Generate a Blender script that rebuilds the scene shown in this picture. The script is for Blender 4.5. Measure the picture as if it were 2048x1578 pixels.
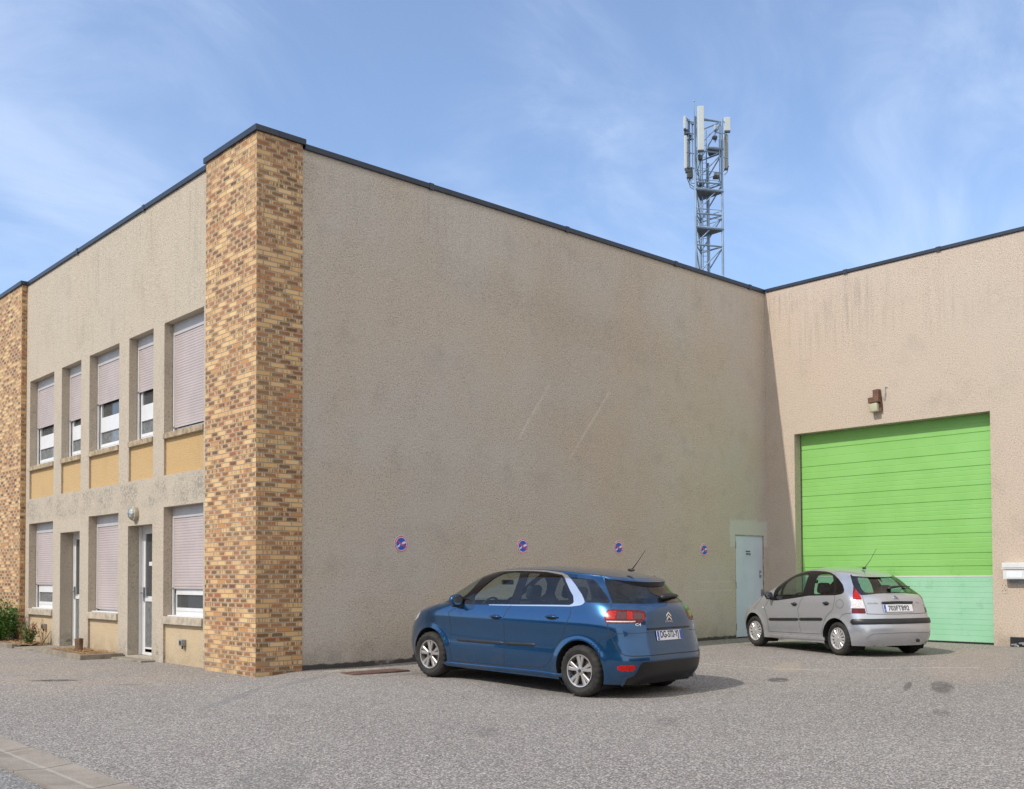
import bpy, bmesh, math, random
import numpy as np
from mathutils import Vector, Matrix
from mathutils.geometry import delaunay_2d_cdt, tessellate_polygon
random.seed(7); rng = np.random.RandomState(5)
for o in list(bpy.data.objects): bpy.data.objects.remove(o)
SC = bpy.context.scene; COL = SC.collection

# ------------------------------------------------------------------ camera
CAMP = Vector((-7.174495, -13.303557, 1.41))
RM = ((0.7402324, -0.6723355, -0.0045677), (-0.0158361, -0.0242264, 0.9995811), (0.6721645, 0.7398500, 0.0285803))
cam = bpy.data.cameras.new('camera'); co = bpy.data.objects.new('camera', cam); COL.objects.link(co)
r_, u_, f_ = [Vector(v) for v in RM]
co.matrix_world = Matrix(((r_[0], u_[0], -f_[0], CAMP[0]), (r_[1], u_[1], -f_[1], CAMP[1]), (r_[2], u_[2], -f_[2], CAMP[2]), (0, 0, 0, 1)))
cam.lens = 2068.385 / 2048 * 36; cam.sensor_width = 36; cam.shift_y = (1094.037 - 789) / 2048
cam.clip_start = .1; cam.clip_end = 3000
SC.camera = co

# ------------------------------------------------------------------ light
SUNDIR = Vector((-1, .12, 1.0)).normalized()
el = math.asin(SUNDIR.z); az = math.atan2(SUNDIR.x, SUNDIR.y)
SC.world = bpy.data.worlds.new('World'); SC.world.use_nodes = True
wt = SC.world.node_tree; wt.nodes.clear()
def N(t, typ, **kw):
    n = t.nodes.new(typ)
    for k, v in kw.items(): setattr(n, k, v)
    return n
wo = N(wt, 'ShaderNodeOutputWorld'); bg = N(wt, 'ShaderNodeBackground'); bg.inputs[1].default_value = .15
sky = N(wt, 'ShaderNodeTexSky', sky_type='NISHITA', sun_disc=False, sun_elevation=el, sun_rotation=az, altitude=200, air_density=1.0, dust_density=.9, ozone_density=1.6)
tc = N(wt, 'ShaderNodeTexCoord')
mp = N(wt, 'ShaderNodeMapping'); mp.inputs['Rotation'].default_value = (.15, .3, 1.05); mp.inputs['Scale'].default_value = (1.9, 9.5, 9.0)
wt.links.new(tc.outputs['Generated'], mp.inputs[0])
nz = N(wt, 'ShaderNodeTexNoise'); nz.inputs['Scale'].default_value = .8; nz.inputs['Detail'].default_value = 9; nz.inputs['Roughness'].default_value = .60; nz.inputs['Distortion'].default_value = .6
wt.links.new(mp.outputs[0], nz.inputs['Vector'])
nz2 = N(wt, 'ShaderNodeTexNoise'); nz2.inputs['Scale'].default_value = 2.6; nz2.inputs['Detail'].default_value = 3
wt.links.new(tc.outputs['Generated'], nz2.inputs['Vector'])
mm = N(wt, 'ShaderNodeMath', operation='MULTIPLY'); wt.links.new(nz.outputs[0], mm.inputs[0]); wt.links.new(nz2.outputs[0], mm.inputs[1])
cr = N(wt, 'ShaderNodeMapRange'); cr.inputs['From Min'].default_value = .15; cr.inputs['From Max'].default_value = .40; cr.inputs['To Min'].default_value = .12; cr.inputs['To Max'].default_value = .62
cr.interpolation_type = 'SMOOTHSTEP'
wt.links.new(mm.outputs[0], cr.inputs[0])
mx = N(wt, 'ShaderNodeMix', data_type='RGBA'); mx.inputs['B'].default_value = (3.9, 4.6, 5.9, 1)
tint = N(wt, 'ShaderNodeMix', data_type='RGBA', blend_type='MULTIPLY'); tint.inputs[0].default_value = 1; tint.inputs['B'].default_value = (.88, .97, 1.08, 1)
wt.links.new(sky.outputs[0], tint.inputs['A'])
wt.links.new(cr.outputs[0], mx.inputs[0]); wt.links.new(tint.outputs['Result'], mx.inputs['A'])
# bright haze added over the unseen half of the sky, to lift and warm the shade
sp_ = N(wt, 'ShaderNodeVectorMath', operation='DOT_PRODUCT'); sp_.inputs[1].default_value = (-.35, -.93, .1); wt.links.new(tc.outputs['Generated'], sp_.inputs[0])
hz = N(wt, 'ShaderNodeMapRange'); hz.interpolation_type = 'SMOOTHSTEP'; hz.inputs['From Min'].default_value = -.15; hz.inputs['From Max'].default_value = .75; hz.inputs['To Max'].default_value = .75
wt.links.new(sp_.outputs['Value'], hz.inputs[0])
mx2 = N(wt, 'ShaderNodeMix', data_type='RGBA'); mx2.inputs['B'].default_value = (6.7, 6.4, 6.05, 1); wt.links.new(hz.outputs[0], mx2.inputs[0]); wt.links.new(mx.outputs['Result'], mx2.inputs['A'])
wt.links.new(mx2.outputs['Result'], bg.inputs[0]); wt.links.new(bg.outputs[0], wo.inputs[0])
sl = bpy.data.lights.new('sun', 'SUN'); sl.energy = 2.5; sl.angle = math.radians(.55); sl.color = (1, .93, .82)
so = bpy.data.objects.new('sun', sl); COL.objects.link(so)
so.rotation_euler = (-SUNDIR).to_track_quat('-Z', 'Y').to_euler(); so.location = (-20, 5, 30)
SC.view_settings.view_transform = 'Standard'; SC.view_settings.look = 'None'; SC.view_settings.gamma = 1
SC.view_settings.exposure = .40
SC.render.film_transparent = False
SC.cycles.max_bounces = 8; SC.cycles.transparent_max_bounces = 12

# ------------------------------------------------------------------ node helper
class V:
    def __init__(s, t, sock): s.t = t; s.k = sock
    def _m(s, op, b=None, c=None, rev=False):
        n = s.t.nodes.new('ShaderNodeMath'); n.operation = op
        args = [s, b] if not rev else [b, s]
        if c is not None: args.append(c)
        for i, a in enumerate(args):
            if a is None: continue
            if isinstance(a, V): s.t.links.new(a.k, n.inputs[i])
            else: n.inputs[i].default_value = a
        return V(s.t, n.outputs[0])
    def __add__(s, o): return s._m('ADD', o)
    __radd__ = __add__
    def __mul__(s, o): return s._m('MULTIPLY', o)
    __rmul__ = __mul__
    def __sub__(s, o): return s._m('SUBTRACT', o)
    def __rsub__(s, o): return s._m('SUBTRACT', o, rev=True)
    def __truediv__(s, o): return s._m('DIVIDE', o)
    def f(s, op, b=None, c=None): return s._m(op, b, c)
    def sm(s, a, b, lo=0, hi=1):
        n = s.t.nodes.new('ShaderNodeMapRange'); n.interpolation_type = 'SMOOTHSTEP'
        if a > b: a, b, lo, hi = b, a, hi, lo
        s.t.links.new(s.k, n.inputs[0])
        for i, v in enumerate((a, b, lo, hi)): n.inputs[i + 1].default_value = v
        return V(s.t, n.outputs[0])
class M:
    """material builder"""
    def __init__(s, name, rough=.8, **kw):
        s.m = bpy.data.materials.new(name); s.m.use_nodes = True; s.t = s.m.node_tree
        s.b = s.t.nodes['Principled BSDF']; s.b.inputs['Roughness'].default_value = rough
        for k, v in kw.items(): s.b.inputs[k.replace('_', ' ')].default_value = v
        s.geo = None
    def pos(s):
        if not s.geo:
            g = s.t.nodes.new('ShaderNodeNewGeometry'); s.geo = g
            sp = s.t.nodes.new('ShaderNodeSeparateXYZ'); s.t.links.new(g.outputs['Position'], sp.inputs[0]); s.sp = sp
        return [V(s.t, s.sp.outputs[i]) for i in range(3)]
    def objpos(s):
        g = s.t.nodes.new('ShaderNodeTexCoord'); sp = s.t.nodes.new('ShaderNodeSeparateXYZ'); s.t.links.new(g.outputs['Object'], sp.inputs[0])
        return [V(s.t, sp.outputs[i]) for i in range(3)]
    def uv(s):
        g = s.t.nodes.new('ShaderNodeUVMap'); sp = s.t.nodes.new('ShaderNodeSeparateXYZ'); s.t.links.new(g.outputs[0], sp.inputs[0])
        return [V(s.t, sp.outputs[i]) for i in range(2)]
    def vec(s, x, y, z=0.):
        n = s.t.nodes.new('ShaderNodeCombineXYZ')
        for i, a in enumerate((x, y, z)):
            if isinstance(a, V): s.t.links.new(a.k, n.inputs[i])
            else: n.inputs[i].default_value = a
        return n.outputs[0]
    def noise(s, vec, scale, detail=2, rough=.5, dist=0):
        n = s.t.nodes.new('ShaderNodeTexNoise'); n.inputs['Scale'].default_value = scale; n.inputs['Detail'].default_value = detail
        n.inputs['Roughness'].default_value = rough; n.inputs['Distortion'].default_value = dist
        s.t.links.new(vec, n.inputs['Vector']); return V(s.t, n.outputs[0])
    def voro(s, vec, scale, feat='F1', out=0, rnd=1):
        n = s.t.nodes.new('ShaderNodeTexVoronoi'); n.feature = feat; n.inputs['Scale'].default_value = scale; n.inputs['Randomness'].default_value = rnd
        s.t.links.new(vec, n.inputs['Vector']); return V(s.t, n.outputs[out])
    def white(s, vec):
        n = s.t.nodes.new('ShaderNodeTexWhiteNoise'); n.noise_dimensions = '2D'; s.t.links.new(vec, n.inputs['Vector']); return V(s.t, n.outputs[0])
    def mix(s, fac, a, b, mode='MIX'):
        n = s.t.nodes.new('ShaderNodeMix'); n.data_type = 'RGBA'; n.blend_type = mode
        for key, v in (('Factor', fac), ('A', a), ('B', b)):
            i = [q for q in n.inputs if q.name == key and (q.type == 'RGBA' or key == 'Factor')][0]
            if key == 'Factor': i = n.inputs[0]
            if isinstance(v, V): s.t.links.new(v.k, i)
            elif hasattr(v, 'is_output') or isinstance(v, bpy.types.NodeSocket): s.t.links.new(v, i)
            else: i.default_value = v if key == 'Factor' else (tuple(v) + (1,) if len(v) == 3 else v)
        return n.outputs['Result']
    def color(s, sock):
        if isinstance(sock, (tuple, list)): s.b.inputs['Base Color'].default_value = tuple(sock) + (1,)
        else: s.t.links.new(sock, s.b.inputs['Base Color'])
        return s
    def bump(s, h, dist, strength=1.0):
        n = s.t.nodes.new('ShaderNodeBump'); n.inputs['Distance'].default_value = dist; n.inputs['Strength'].default_value = strength
        s.t.links.new(h.k, n.inputs['Height']); s.t.links.new(n.outputs[0], s.b.inputs['Normal']); return s
    def rough(s, v): s.t.links.new(v.k, s.b.inputs['Roughness']); return s

def plain(name, col, rough=.6, metal=0, var=.12, scale=6, bump=0, coat=0):
    m = M(name, rough); m.b.inputs['Metallic'].default_value = metal
    if coat: m.b.inputs['Coat Weight'].default_value = coat; m.b.inputs['Coat Roughness'].default_value = .04
    o = m.t.nodes.new('ShaderNodeTexCoord').outputs['Object']
    n = m.noise(o, scale, 5, .6)
    a = [c * (1 - var) for c in col]; b = [min(1, c * (1 + var)) for c in col]
    m.color(m.mix(n.sm(.3, .7), a, b))
    if bump: m.bump(m.noise(o, scale * 12, 3), bump)
    return m.m

def segmask(m, hx, z, a, b, w):
    """soft mask of a line segment a-b on a wall, (h,z) coordinates"""
    (x0, z0), (x1, z1) = a, b; L = math.hypot(x1 - x0, z1 - z0); dx, dz = (x1 - x0) / L, (z1 - z0) / L
    t = (hx - x0) * dx + (z - z0) * dz; d = ((hx - x0) * (-dz) + (z - z0) * dx).f('ABSOLUTE')
    return d.sm(w, w * .3) * t.sm(-.02, .15) * t.sm(L + .02, L - .25)

def stucco(name, base, warm, grey, streak_top=7.8, coarse=1.0, marks=None, pinkmix=.5, bumpd=.012, streaks=.5, grain=.6):
    m = M(name, .93); x, y, z = m.pos(); P = m.geo.outputs['Position']
    big = m.noise(P, .45, 4, .55).sm(.36, .64); mid = m.noise(P, 1.7, 4, .6)
    c = m.mix(big * pinkmix, base, warm)
    # rain streaks under the coping
    h = x + y
    sv = m.vec(h * 12., z * .5); st = m.noise(sv, 1.0, 5, .7).sm(.46, .72)
    zf = z.sm(streak_top - 2.3, streak_top - .25) * z.sm(streak_top, streak_top - .18)
    nm = m.noise(P, .7, 3).sm(.35, .7)
    c = m.mix(st * zf * nm * streaks, c, grey)
    c = m.mix(mid.sm(.5, .75) * .25, c, grey)
    # damp dirt near the ground
    low = z.sm(.55, .02) * m.noise(P, 2.5, 5, .7).sm(.35, .65)
    c = m.mix(low * .55, c, (grey[0] * .8, grey[1] * .78, grey[2] * .7))
    # render grain: light crests, dark pits
    g1 = m.noise(P, 38 * coarse, 3, .75); g3 = m.noise(P, 95 * coarse, 2, .6); g2 = m.voro(P, 60 * coarse)
    g = g1 * .8 + g3 * .3 + g2 * .3; pat = m.noise(P, .9, 3).sm(.35, .65)
    c = m.mix(g1.sm(.48, .33) * grain * (pat * .5 + .6), c, [q * .72 for q in grey])
    c = m.mix(g3.sm(.46, .32) * grain * .6, c, [q * .75 for q in grey])
    c = m.mix(g1.sm(.53, .70) * .5, c, [min(1, q * 1.28) for q in base])
    pit = m.voro(P, 7 * coarse).sm(.075, .03) * m.noise(P, 1.1, 2).sm(.54, .64)
    c = m.mix(pit * .3, c, [q * .4 for q in grey])
    if marks: c = marks(m, c, x, y, z, P)
    m.color(c); m.bump(g, bumpd, 1.0)
    return m.m

def front_marks(m, c, x, y, z, P):
    band = z.sm(2.55, 2.72) * z.sm(3.16, 3.02) * m.noise(m.vec(y * .8, z * .5), 2.2, 4, .7).sm(.38, .6)
    c = m.mix(band * m.noise(P, 20, 4, .8).sm(.42, .6) * .7, c, (.20, .19, .165))
    c = m.mix(z.sm(5.66, 5.9) * z.sm(7.2, 6.0) * m.noise(m.vec(y * 5, z * .4), 1.2, 5, .7).sm(.52, .7) * .3, c, (.25, .23, .19))
    chip = z.sm(.55, .25) * m.noise(P, 5, 5, .8).sm(.53, .58); c = m.mix(chip * .8, c, (.50, .47, .40))
    chip2 = z.sm(.40, .1) * m.noise(P, 8, 5, .8).sm(.56, .62); c = m.mix(chip2 * .8, c, (.13, .115, .10))
    return c
def side_marks(m, c, x, y, z, P):
    sc = segmask(m, x, z, (5.91, 4.93), (5.05, 3.76), .04) + segmask(m, x, z, (7.52, 4.98), (6.32, 3.50), .042)
    ho = segmask(m, x, z, (10.05, 1.28), (11.5, 1.28), .018) + segmask(m, x, z, (9.9, 1.10), (11.5, 1.10), .018)
    n = m.noise(P, 6, 3).sm(.3, .6)
    c = m.mix((sc * .6 + ho * .45) * (n * .6 + .4), c, (.70, .63, .53))
    # a cement patch round the steel door
    wob = (m.noise(P, 7, 3) - .5) * .16
    a = (x + wob).sm(11.27, 11.31) * (z + wob).sm(2.66, 2.58) * z.sm(2.02, 2.06)
    c = m.mix(a.f('MINIMUM', 1.0) * .8, c, (.60, .61, .56))
    # damp stain band along the very bottom
    b = (z + wob * .35).sm(.135, .105)
    c = m.mix(b * .9 * m.noise(P, 3, 3).sm(.25, .45), c, (.035, .032, .03))
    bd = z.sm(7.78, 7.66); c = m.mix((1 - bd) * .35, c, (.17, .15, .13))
    sp_ = (x - 6).f('ABSOLUTE').sm(5, 1.5) * (z + x * .12 - 6.9 + wob * 4).f('ABSOLUTE').sm(.55, .1) * m.noise(P, 26, 4, .8).sm(.44, .60); c = m.mix(sp_ * .22, c, (.17, .155, .14))
    # faint warm/pink repaint fields
    f = (x + wob * 3).sm(5.2, 5.7) * (x + wob * 3).sm(9.6, 8.2)
    c = m.mix(f * .18, c, (.44, .33, .25))
    return c

# ------------------------------------------------------------------ mesh helpers
def link(name, me, mat=None, parent=None, smooth=False):
    o = bpy.data.objects.new(name, me); COL.objects.link(o)
    if mat is not None:
        for q in (mat if isinstance(mat, (list, tuple)) else [mat]): me.materials.append(q)
    if smooth: me.polygons.foreach_set('use_smooth', [True] * len(me.polygons))
    if parent: o.parent = parent
    return o
def empty(name, loc=(0, 0, 0), label=None, cat=None, group=None, kind=None):
    o = bpy.data.objects.new(name, None); COL.objects.link(o); o.location = loc; o.empty_display_size = .3
    return tag(o, label, cat, group, kind)
def tag(o, label=None, cat=None, group=None, kind=None):
    for k, v in (('label', label), ('category', cat), ('group', group), ('kind', kind)):
        if v: o[k] = v
    return o
class MB:
    def __init__(s): s.v = []; s.f = []; s.mi = []; s.uv = {}
    def add(s, vs, fs, mi=0):
        o = len(s.v); s.v += [tuple(map(float, q)) for q in vs]; s.f += [tuple(i + o for i in f) for f in fs]; s.mi += [mi] * len(fs); return s
    def quad(s, a, b, c, d, mi=0): return s.add([a, b, c, d], [(0, 1, 2, 3)], mi)
    def box(s, x0, x1, y0, y1, z0, z1, mi=0, M4=None, bev=0):
        if bev:
            bm = bmesh.new(); bmesh.ops.create_cube(bm, size=1)
            for v in bm.verts: v.co = Vector(((x0 + x1) / 2 + v.co.x * (x1 - x0), (y0 + y1) / 2 + v.co.y * (y1 - y0), (z0 + z1) / 2 + v.co.z * (z1 - z0)))
            bmesh.ops.bevel(bm, geom=list(bm.edges), offset=bev, segments=2, affect='EDGES', profile=.5)
            vs = [v.co.copy() for v in bm.verts]; fs = [tuple(v.index for v in f.verts) for f in bm.faces]; bm.free()
        else:
            vs = [Vector((x, y, z)) for x in (x0, x1) for y in (y0, y1) for z in (z0, z1)]
            fs = [(0, 1, 3, 2), (4, 6, 7, 5), (0, 4, 5, 1), (2, 3, 7, 6), (0, 2, 6, 4), (1, 5, 7, 3)]
        if M4: vs = [M4 @ v for v in vs]
        return s.add(vs, fs, mi)
    def tube(s, pts, r, n=8, mi=0, cap=True, radii=None):
        pts = [Vector(p) for p in pts]; rings = []; up = None
        for i, p in enumerate(pts):
            d = (pts[min(i + 1, len(pts) - 1)] - pts[max(i - 1, 0)]).normalized()
            if up is None: up = Vector((0, 0, 1)) if abs(d.z) < .9 else Vector((1, 0, 0))
            a = d.cross(up).normalized(); b = a.cross(d).normalized(); up = b
            rr = radii[i] if radii else r
            rings.append([p + (a * math.cos(2 * math.pi * k / n) + b * math.sin(2 * math.pi * k / n)) * rr for k in range(n)])
        vs = [q for R in rings for q in R]; fs = []
        for i in range(len(rings) - 1):
            for k in range(n): fs.append((i * n + k, i * n + (k + 1) % n, (i + 1) * n + (k + 1) % n, (i + 1) * n + k))
        if cap: fs.append(tuple(range(n))[::-1]); fs.append(tuple((len(rings) - 1) * n + k for k in range(n)))
        return s.add(vs, fs, mi)
    def lathe(s, prof, n=48, axis='y', c=(0, 0, 0), mi=0, wob=None):
        """prof: list of (radius, along)"""
        vs = []; fs = []
        for j, (r, a) in enumerate(prof):
            for k in range(n):
                t = 2 * math.pi * k / n; rr = r - (wob(j, k) if wob else 0)
                q = {'y': (rr * math.cos(t), a, rr * math.sin(t)), 'z': (rr * math.cos(t), rr * math.sin(t), a), 'x': (a, rr * math.cos(t), rr * math.sin(t))}[axis]
                vs.append((q[0] + c[0], q[1] + c[1], q[2] + c[2]))
        for j in range(len(prof) - 1):
            for k in range(n): fs.append((j * n + k, j * n + (k + 1) % n, (j + 1) * n + (k + 1) % n, (j + 1) * n + k))
        return s.add(vs, fs, mi)
    def prism(s, poly, z0, z1, M4, mi=0):
        """polygon in local xy extruded z0..z1, through M4"""
        n = len(poly)
        vs = [M4 @ Vector((x, y, z)) for z in (z0, z1) for x, y in poly]
        tri = tessellate_polygon([[Vector((x, y, 0)) for x, y in poly]])
        fs = [tuple(t) for t in tri] + [tuple(i + n for i in t) for t in tri] + [(i, (i + 1) % n, (i + 1) % n + n, i + n) for i in range(n)]
        return s.add(vs, fs, mi)
    def sphere(s, c, r, n=16, m=10, sc=(1, 1, 1), mi=0):
        vs = [];fs = []
        for j in range(m + 1):
            ph = math.pi * j / m
            for k in range(n):
                t = 2 * math.pi * k / n
                vs.append((c[0] + r * sc[0] * math.sin(ph) * math.cos(t), c[1] + r * sc[1] * math.sin(ph) * math.sin(t), c[2] + r * sc[2] * math.cos(ph)))
        for j in range(m):
            for k in range(n): fs.append((j * n + k, j * n + (k + 1) % n, (j + 1) * n + (k + 1) % n, (j + 1) * n + k))
        return s.add(vs, fs, mi)
    def build(s, name, mat=None, parent=None, smooth=False, fix=True, sharp=None):
        me = bpy.data.meshes.new(name); me.from_pydata(s.v, [], s.f)
        me.polygons.foreach_set('material_index', s.mi)
        if fix:
            bm = bmesh.new(); bm.from_mesh(me); bmesh.ops.recalc_face_normals(bm, faces=bm.faces); bm.to_mesh(me); bm.free()
        o = link(name, me, mat, parent, smooth)
        if sharp: me.set_sharp_from_angle(angle=math.radians(sharp))
        return o
def smoothshade(o, ang=35):
    me = o.data; me.polygons.foreach_set('use_smooth', [True] * len(me.polygons)); me.set_sharp_from_angle(angle=math.radians(ang)); return o
def text_mesh(name, body, size, M4, mat, parent, depth=.002, width=None, spacing=1.0, bold=0):
    cu = bpy.data.curves.new(name, 'FONT'); cu.body = body; cu.size = size; cu.align_x = 'CENTER'; cu.align_y = 'CENTER'; cu.extrude = depth; cu.space_character = spacing; cu.offset = bold
    to = bpy.data.objects.new(name, cu); COL.objects.link(to); bpy.context.view_layer.update()
    me = bpy.data.meshes.new_from_object(to); bpy.data.objects.remove(to)
    xs = [v.co.x for v in me.vertices]; k = width / (max(xs) - min(xs)) if width else 1; cx = (max(xs) + min(xs)) / 2
    ys = [v.co.y for v in me.vertices]; cy = (max(ys) + min(ys)) / 2
    for v in me.vertices: v.co = M4 @ Vector(((v.co.x - cx) * k, v.co.y - cy, v.co.z + depth))
    me.materials.clear()
    return link(name, me, mat, parent)

# ------------------------------------------------------------------ materials
BASE = (.56, .475, .385)
m_front = stucco('render_front', (.495, .43, .34), (.52, .43, .33), (.27, .24, .19), 7.8, 1.0, streaks=.55, marks=front_marks)
m_side = stucco('render_side', (.57, .515, .45), (.58, .485, .38), (.28, .25, .215), 7.75, 1.0, marks=side_marks, pinkmix=.8, bumpd=.02, streaks=.35, grain=.66)
m_wing = stucco('render_wing', (.54, .455, .37), (.57, .455, .37), (.30, .265, .22), 7.78, 1.0, streaks=1.0)
m_ochre = stucco('render_ochre', (.55, .36, .16), (.56, .40, .21), (.34, .25, .13), 20, 1.2, streaks=0)
m_sand = stucco('render_sand', (.56, .43, .26), (.60, .49, .34), (.38, .31, .22), 20, 1.2, streaks=0, grain=.8)
m_slatecap = plain('coping_metal', (.032, .04, .055), .38, .35, .15, 3)
m_capdark = plain('coping_joint', (.035, .04, .055), .5, .2)
m_white = plain('window_white', (.68, .68, .68), .4, 0, .04)
m_box = plain('shutter_box', (.46, .445, .44), .5, 0, .05)
m_shut = plain('shutter_pink', (.45, .385, .375), .55, 0, .06, 2)
m_stone = plain('sill_stone', (.44, .38, .29), .85, 0, .22, 9, .004)
m_stonedirty = plain('sill_stone_dirty', (.36, .28, .18), .9, 0, .35, 9, .004)
m_glassdark = M('window_pane', .06); m_glassdark.color((.055, .06, .065)); m_glassdark.b.inputs['Specular IOR Level'].default_value = .8; m_glassdark = m_glassdark.m
m_curtain = plain('window_curtain', (.16, .17, .175), .12, 0, .25, 14)
m_blackrub = plain('black_plastic', (.018, .019, .021), .42, 0, .2, 5)
m_concrete = plain('concrete', (.25, .215, .165), .92, 0, .25, 5, .006)
m_doorsteel = plain('door_steel', (.56, .62, .74), .42, 0, .06, 1.5)
m_metal = plain('galvanised_metal', (.35, .37, .40), .4, .7, .2, 10)
m_rust = plain('rust_brown', (.15, .075, .05), .6, .1, .25, 12)
m_lens = plain('lamp_lens', (.46, .45, .32), .25, 0, .08, 5)

def brick_mat():
    m = M('facing_brick', .85); u, v = m.uv()
    ch, bl = .0695, .232
    row = (v / ch).f('FLOOR'); fv = (v / ch).f('FRACT')
    off = (row * .5).f('FRACT') + m.white(m.vec(row, 3.7)) * .08
    uu = u / bl + off; colm = uu.f('FLOOR'); fu = uu.f('FRACT')
    r1 = m.white(m.vec(colm, row)); r2 = m.white(m.vec(colm + 31.3, row * 1.7)); r3 = m.white(m.vec(colm * 2.3, row + 11.1)); r4 = m.white(m.vec(colm + 5.5, row + 77.7))
    eu = (fu - .5).f('ABSOLUTE'); ev = (fv - .5).f('ABSOLUTE')
    jit = (m.noise(m.vec(u, v), 30, 2) - .5)
    brickm = (eu + jit * .012).sm(.478, .455) * (ev + jit * .03).sm(.435, .38)
    ye = m.mix(r1, (.63, .40, .175), (.72, .50, .245))
    ye = m.mix(r2.sm(.90, .96), ye, (.50, .24, .085))
    # firing patch in the brick's middle, broken into short bars
    n = m.noise(m.vec(u * 5.5, v * 2.2, row), 6.0, 2, .5)
    bars = m.noise(m.vec(u * 24, row * 3.3), 1.3, 1, .5)
    inner = (eu + (n - .5) * .25).sm(.44, .33) * (ev + (n - .5) * .3).sm(.42, .28)
    brk = (bars + r3 * .9).sm(.62, .95)
    amt = inner * (brk * .95).f('MINIMUM', 1.) * r3.sm(.14, .32)
    side = V(m.t, m.geo.outputs['Normal']) if m.geo else None
    dk = m.mix(r4.sm(.25, .85), (.24, .085, .04), (.05, .026, .02))
    grp = m.noise(m.vec(u * .9, v * .9), .8, 2).sm(.35, .65)
    c = m.mix(amt * (grp * .2 + .8), ye, dk)
    halo = (eu.sm(.46, .34) * ev.sm(.44, .3) * amt.f('SUBTRACT', 1.).f('ABSOLUTE')) * r3.sm(.3, .8) * .35
    c = m.mix(halo, c, (.62, .36, .22))
    gr = m.noise(m.vec(u, v), 90, 3)
    c = m.mix(gr.sm(.35, .7) * .22, c, (.42, .27, .14))
    mort = m.mix(m.noise(m.vec(u, v), 25, 3), (.24, .20, .155), (.38, .32, .25))
    c = m.mix(brickm, mort, c)
    warm = m.noise(m.vec(u, v), .9, 3).sm(.35, .65); c = m.mix(warm * .14, c, (.36, .17, .09))
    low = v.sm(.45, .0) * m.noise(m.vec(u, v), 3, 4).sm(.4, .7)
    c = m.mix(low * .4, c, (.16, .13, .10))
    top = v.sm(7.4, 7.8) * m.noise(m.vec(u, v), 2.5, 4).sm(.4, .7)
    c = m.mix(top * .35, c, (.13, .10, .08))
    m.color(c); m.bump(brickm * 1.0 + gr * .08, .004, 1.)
    return m.m
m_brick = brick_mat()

GC = [(0,0,0),(-.05,1.6,.004),(0,5,0),(0,8,.02),(0,12,.02),(.76,0,.05),(3,0,.055),(6,0,.055),(9,0,.05),(11.5,0,.05),(12.6,0,.055),(12.6,-3,.07),(12.6,-5,.065),(12.6,-8,.06),
      (1.72,-4.72,-.062),(3.3,-4.55,-.05),(2.0,-1.75,.005),(3.6,-1.7,.012),(9.0,-4.2,.055),(10.1,-4.7,.06),(9.5,-2,.06),(11,-2.2,.065),(6,-2,.035),(6,-5,0),(-2,-2,-.03),(-4.3,-3.2,-.05),(-4.4,-6.4,-.06),
      (-7,-13,-.1),(0,-10,-.08),(6,-10,-.03),(-4,5,-.02),(-4,12,0),(-8,0,-.07),(14,-12,.03),(-12,-6,-.1),(-10,12,-.05),(2,-8,-.07),(-1,-6,-.06),(10,-9,.03)]
GC = np.array(GC)
def gz(x, y):
    x = np.asarray(x, float); y = np.asarray(y, float)
    d = (x[..., None] - GC[:, 0]) ** 2 + (y[..., None] - GC[:, 1]) ** 2 + .05
    w = d ** -1.6; return (w * GC[:, 2]).sum(-1) / w.sum(-1)
def g1(x, y): return float(gz(np.array([x]), np.array([y]))[0])

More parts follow.
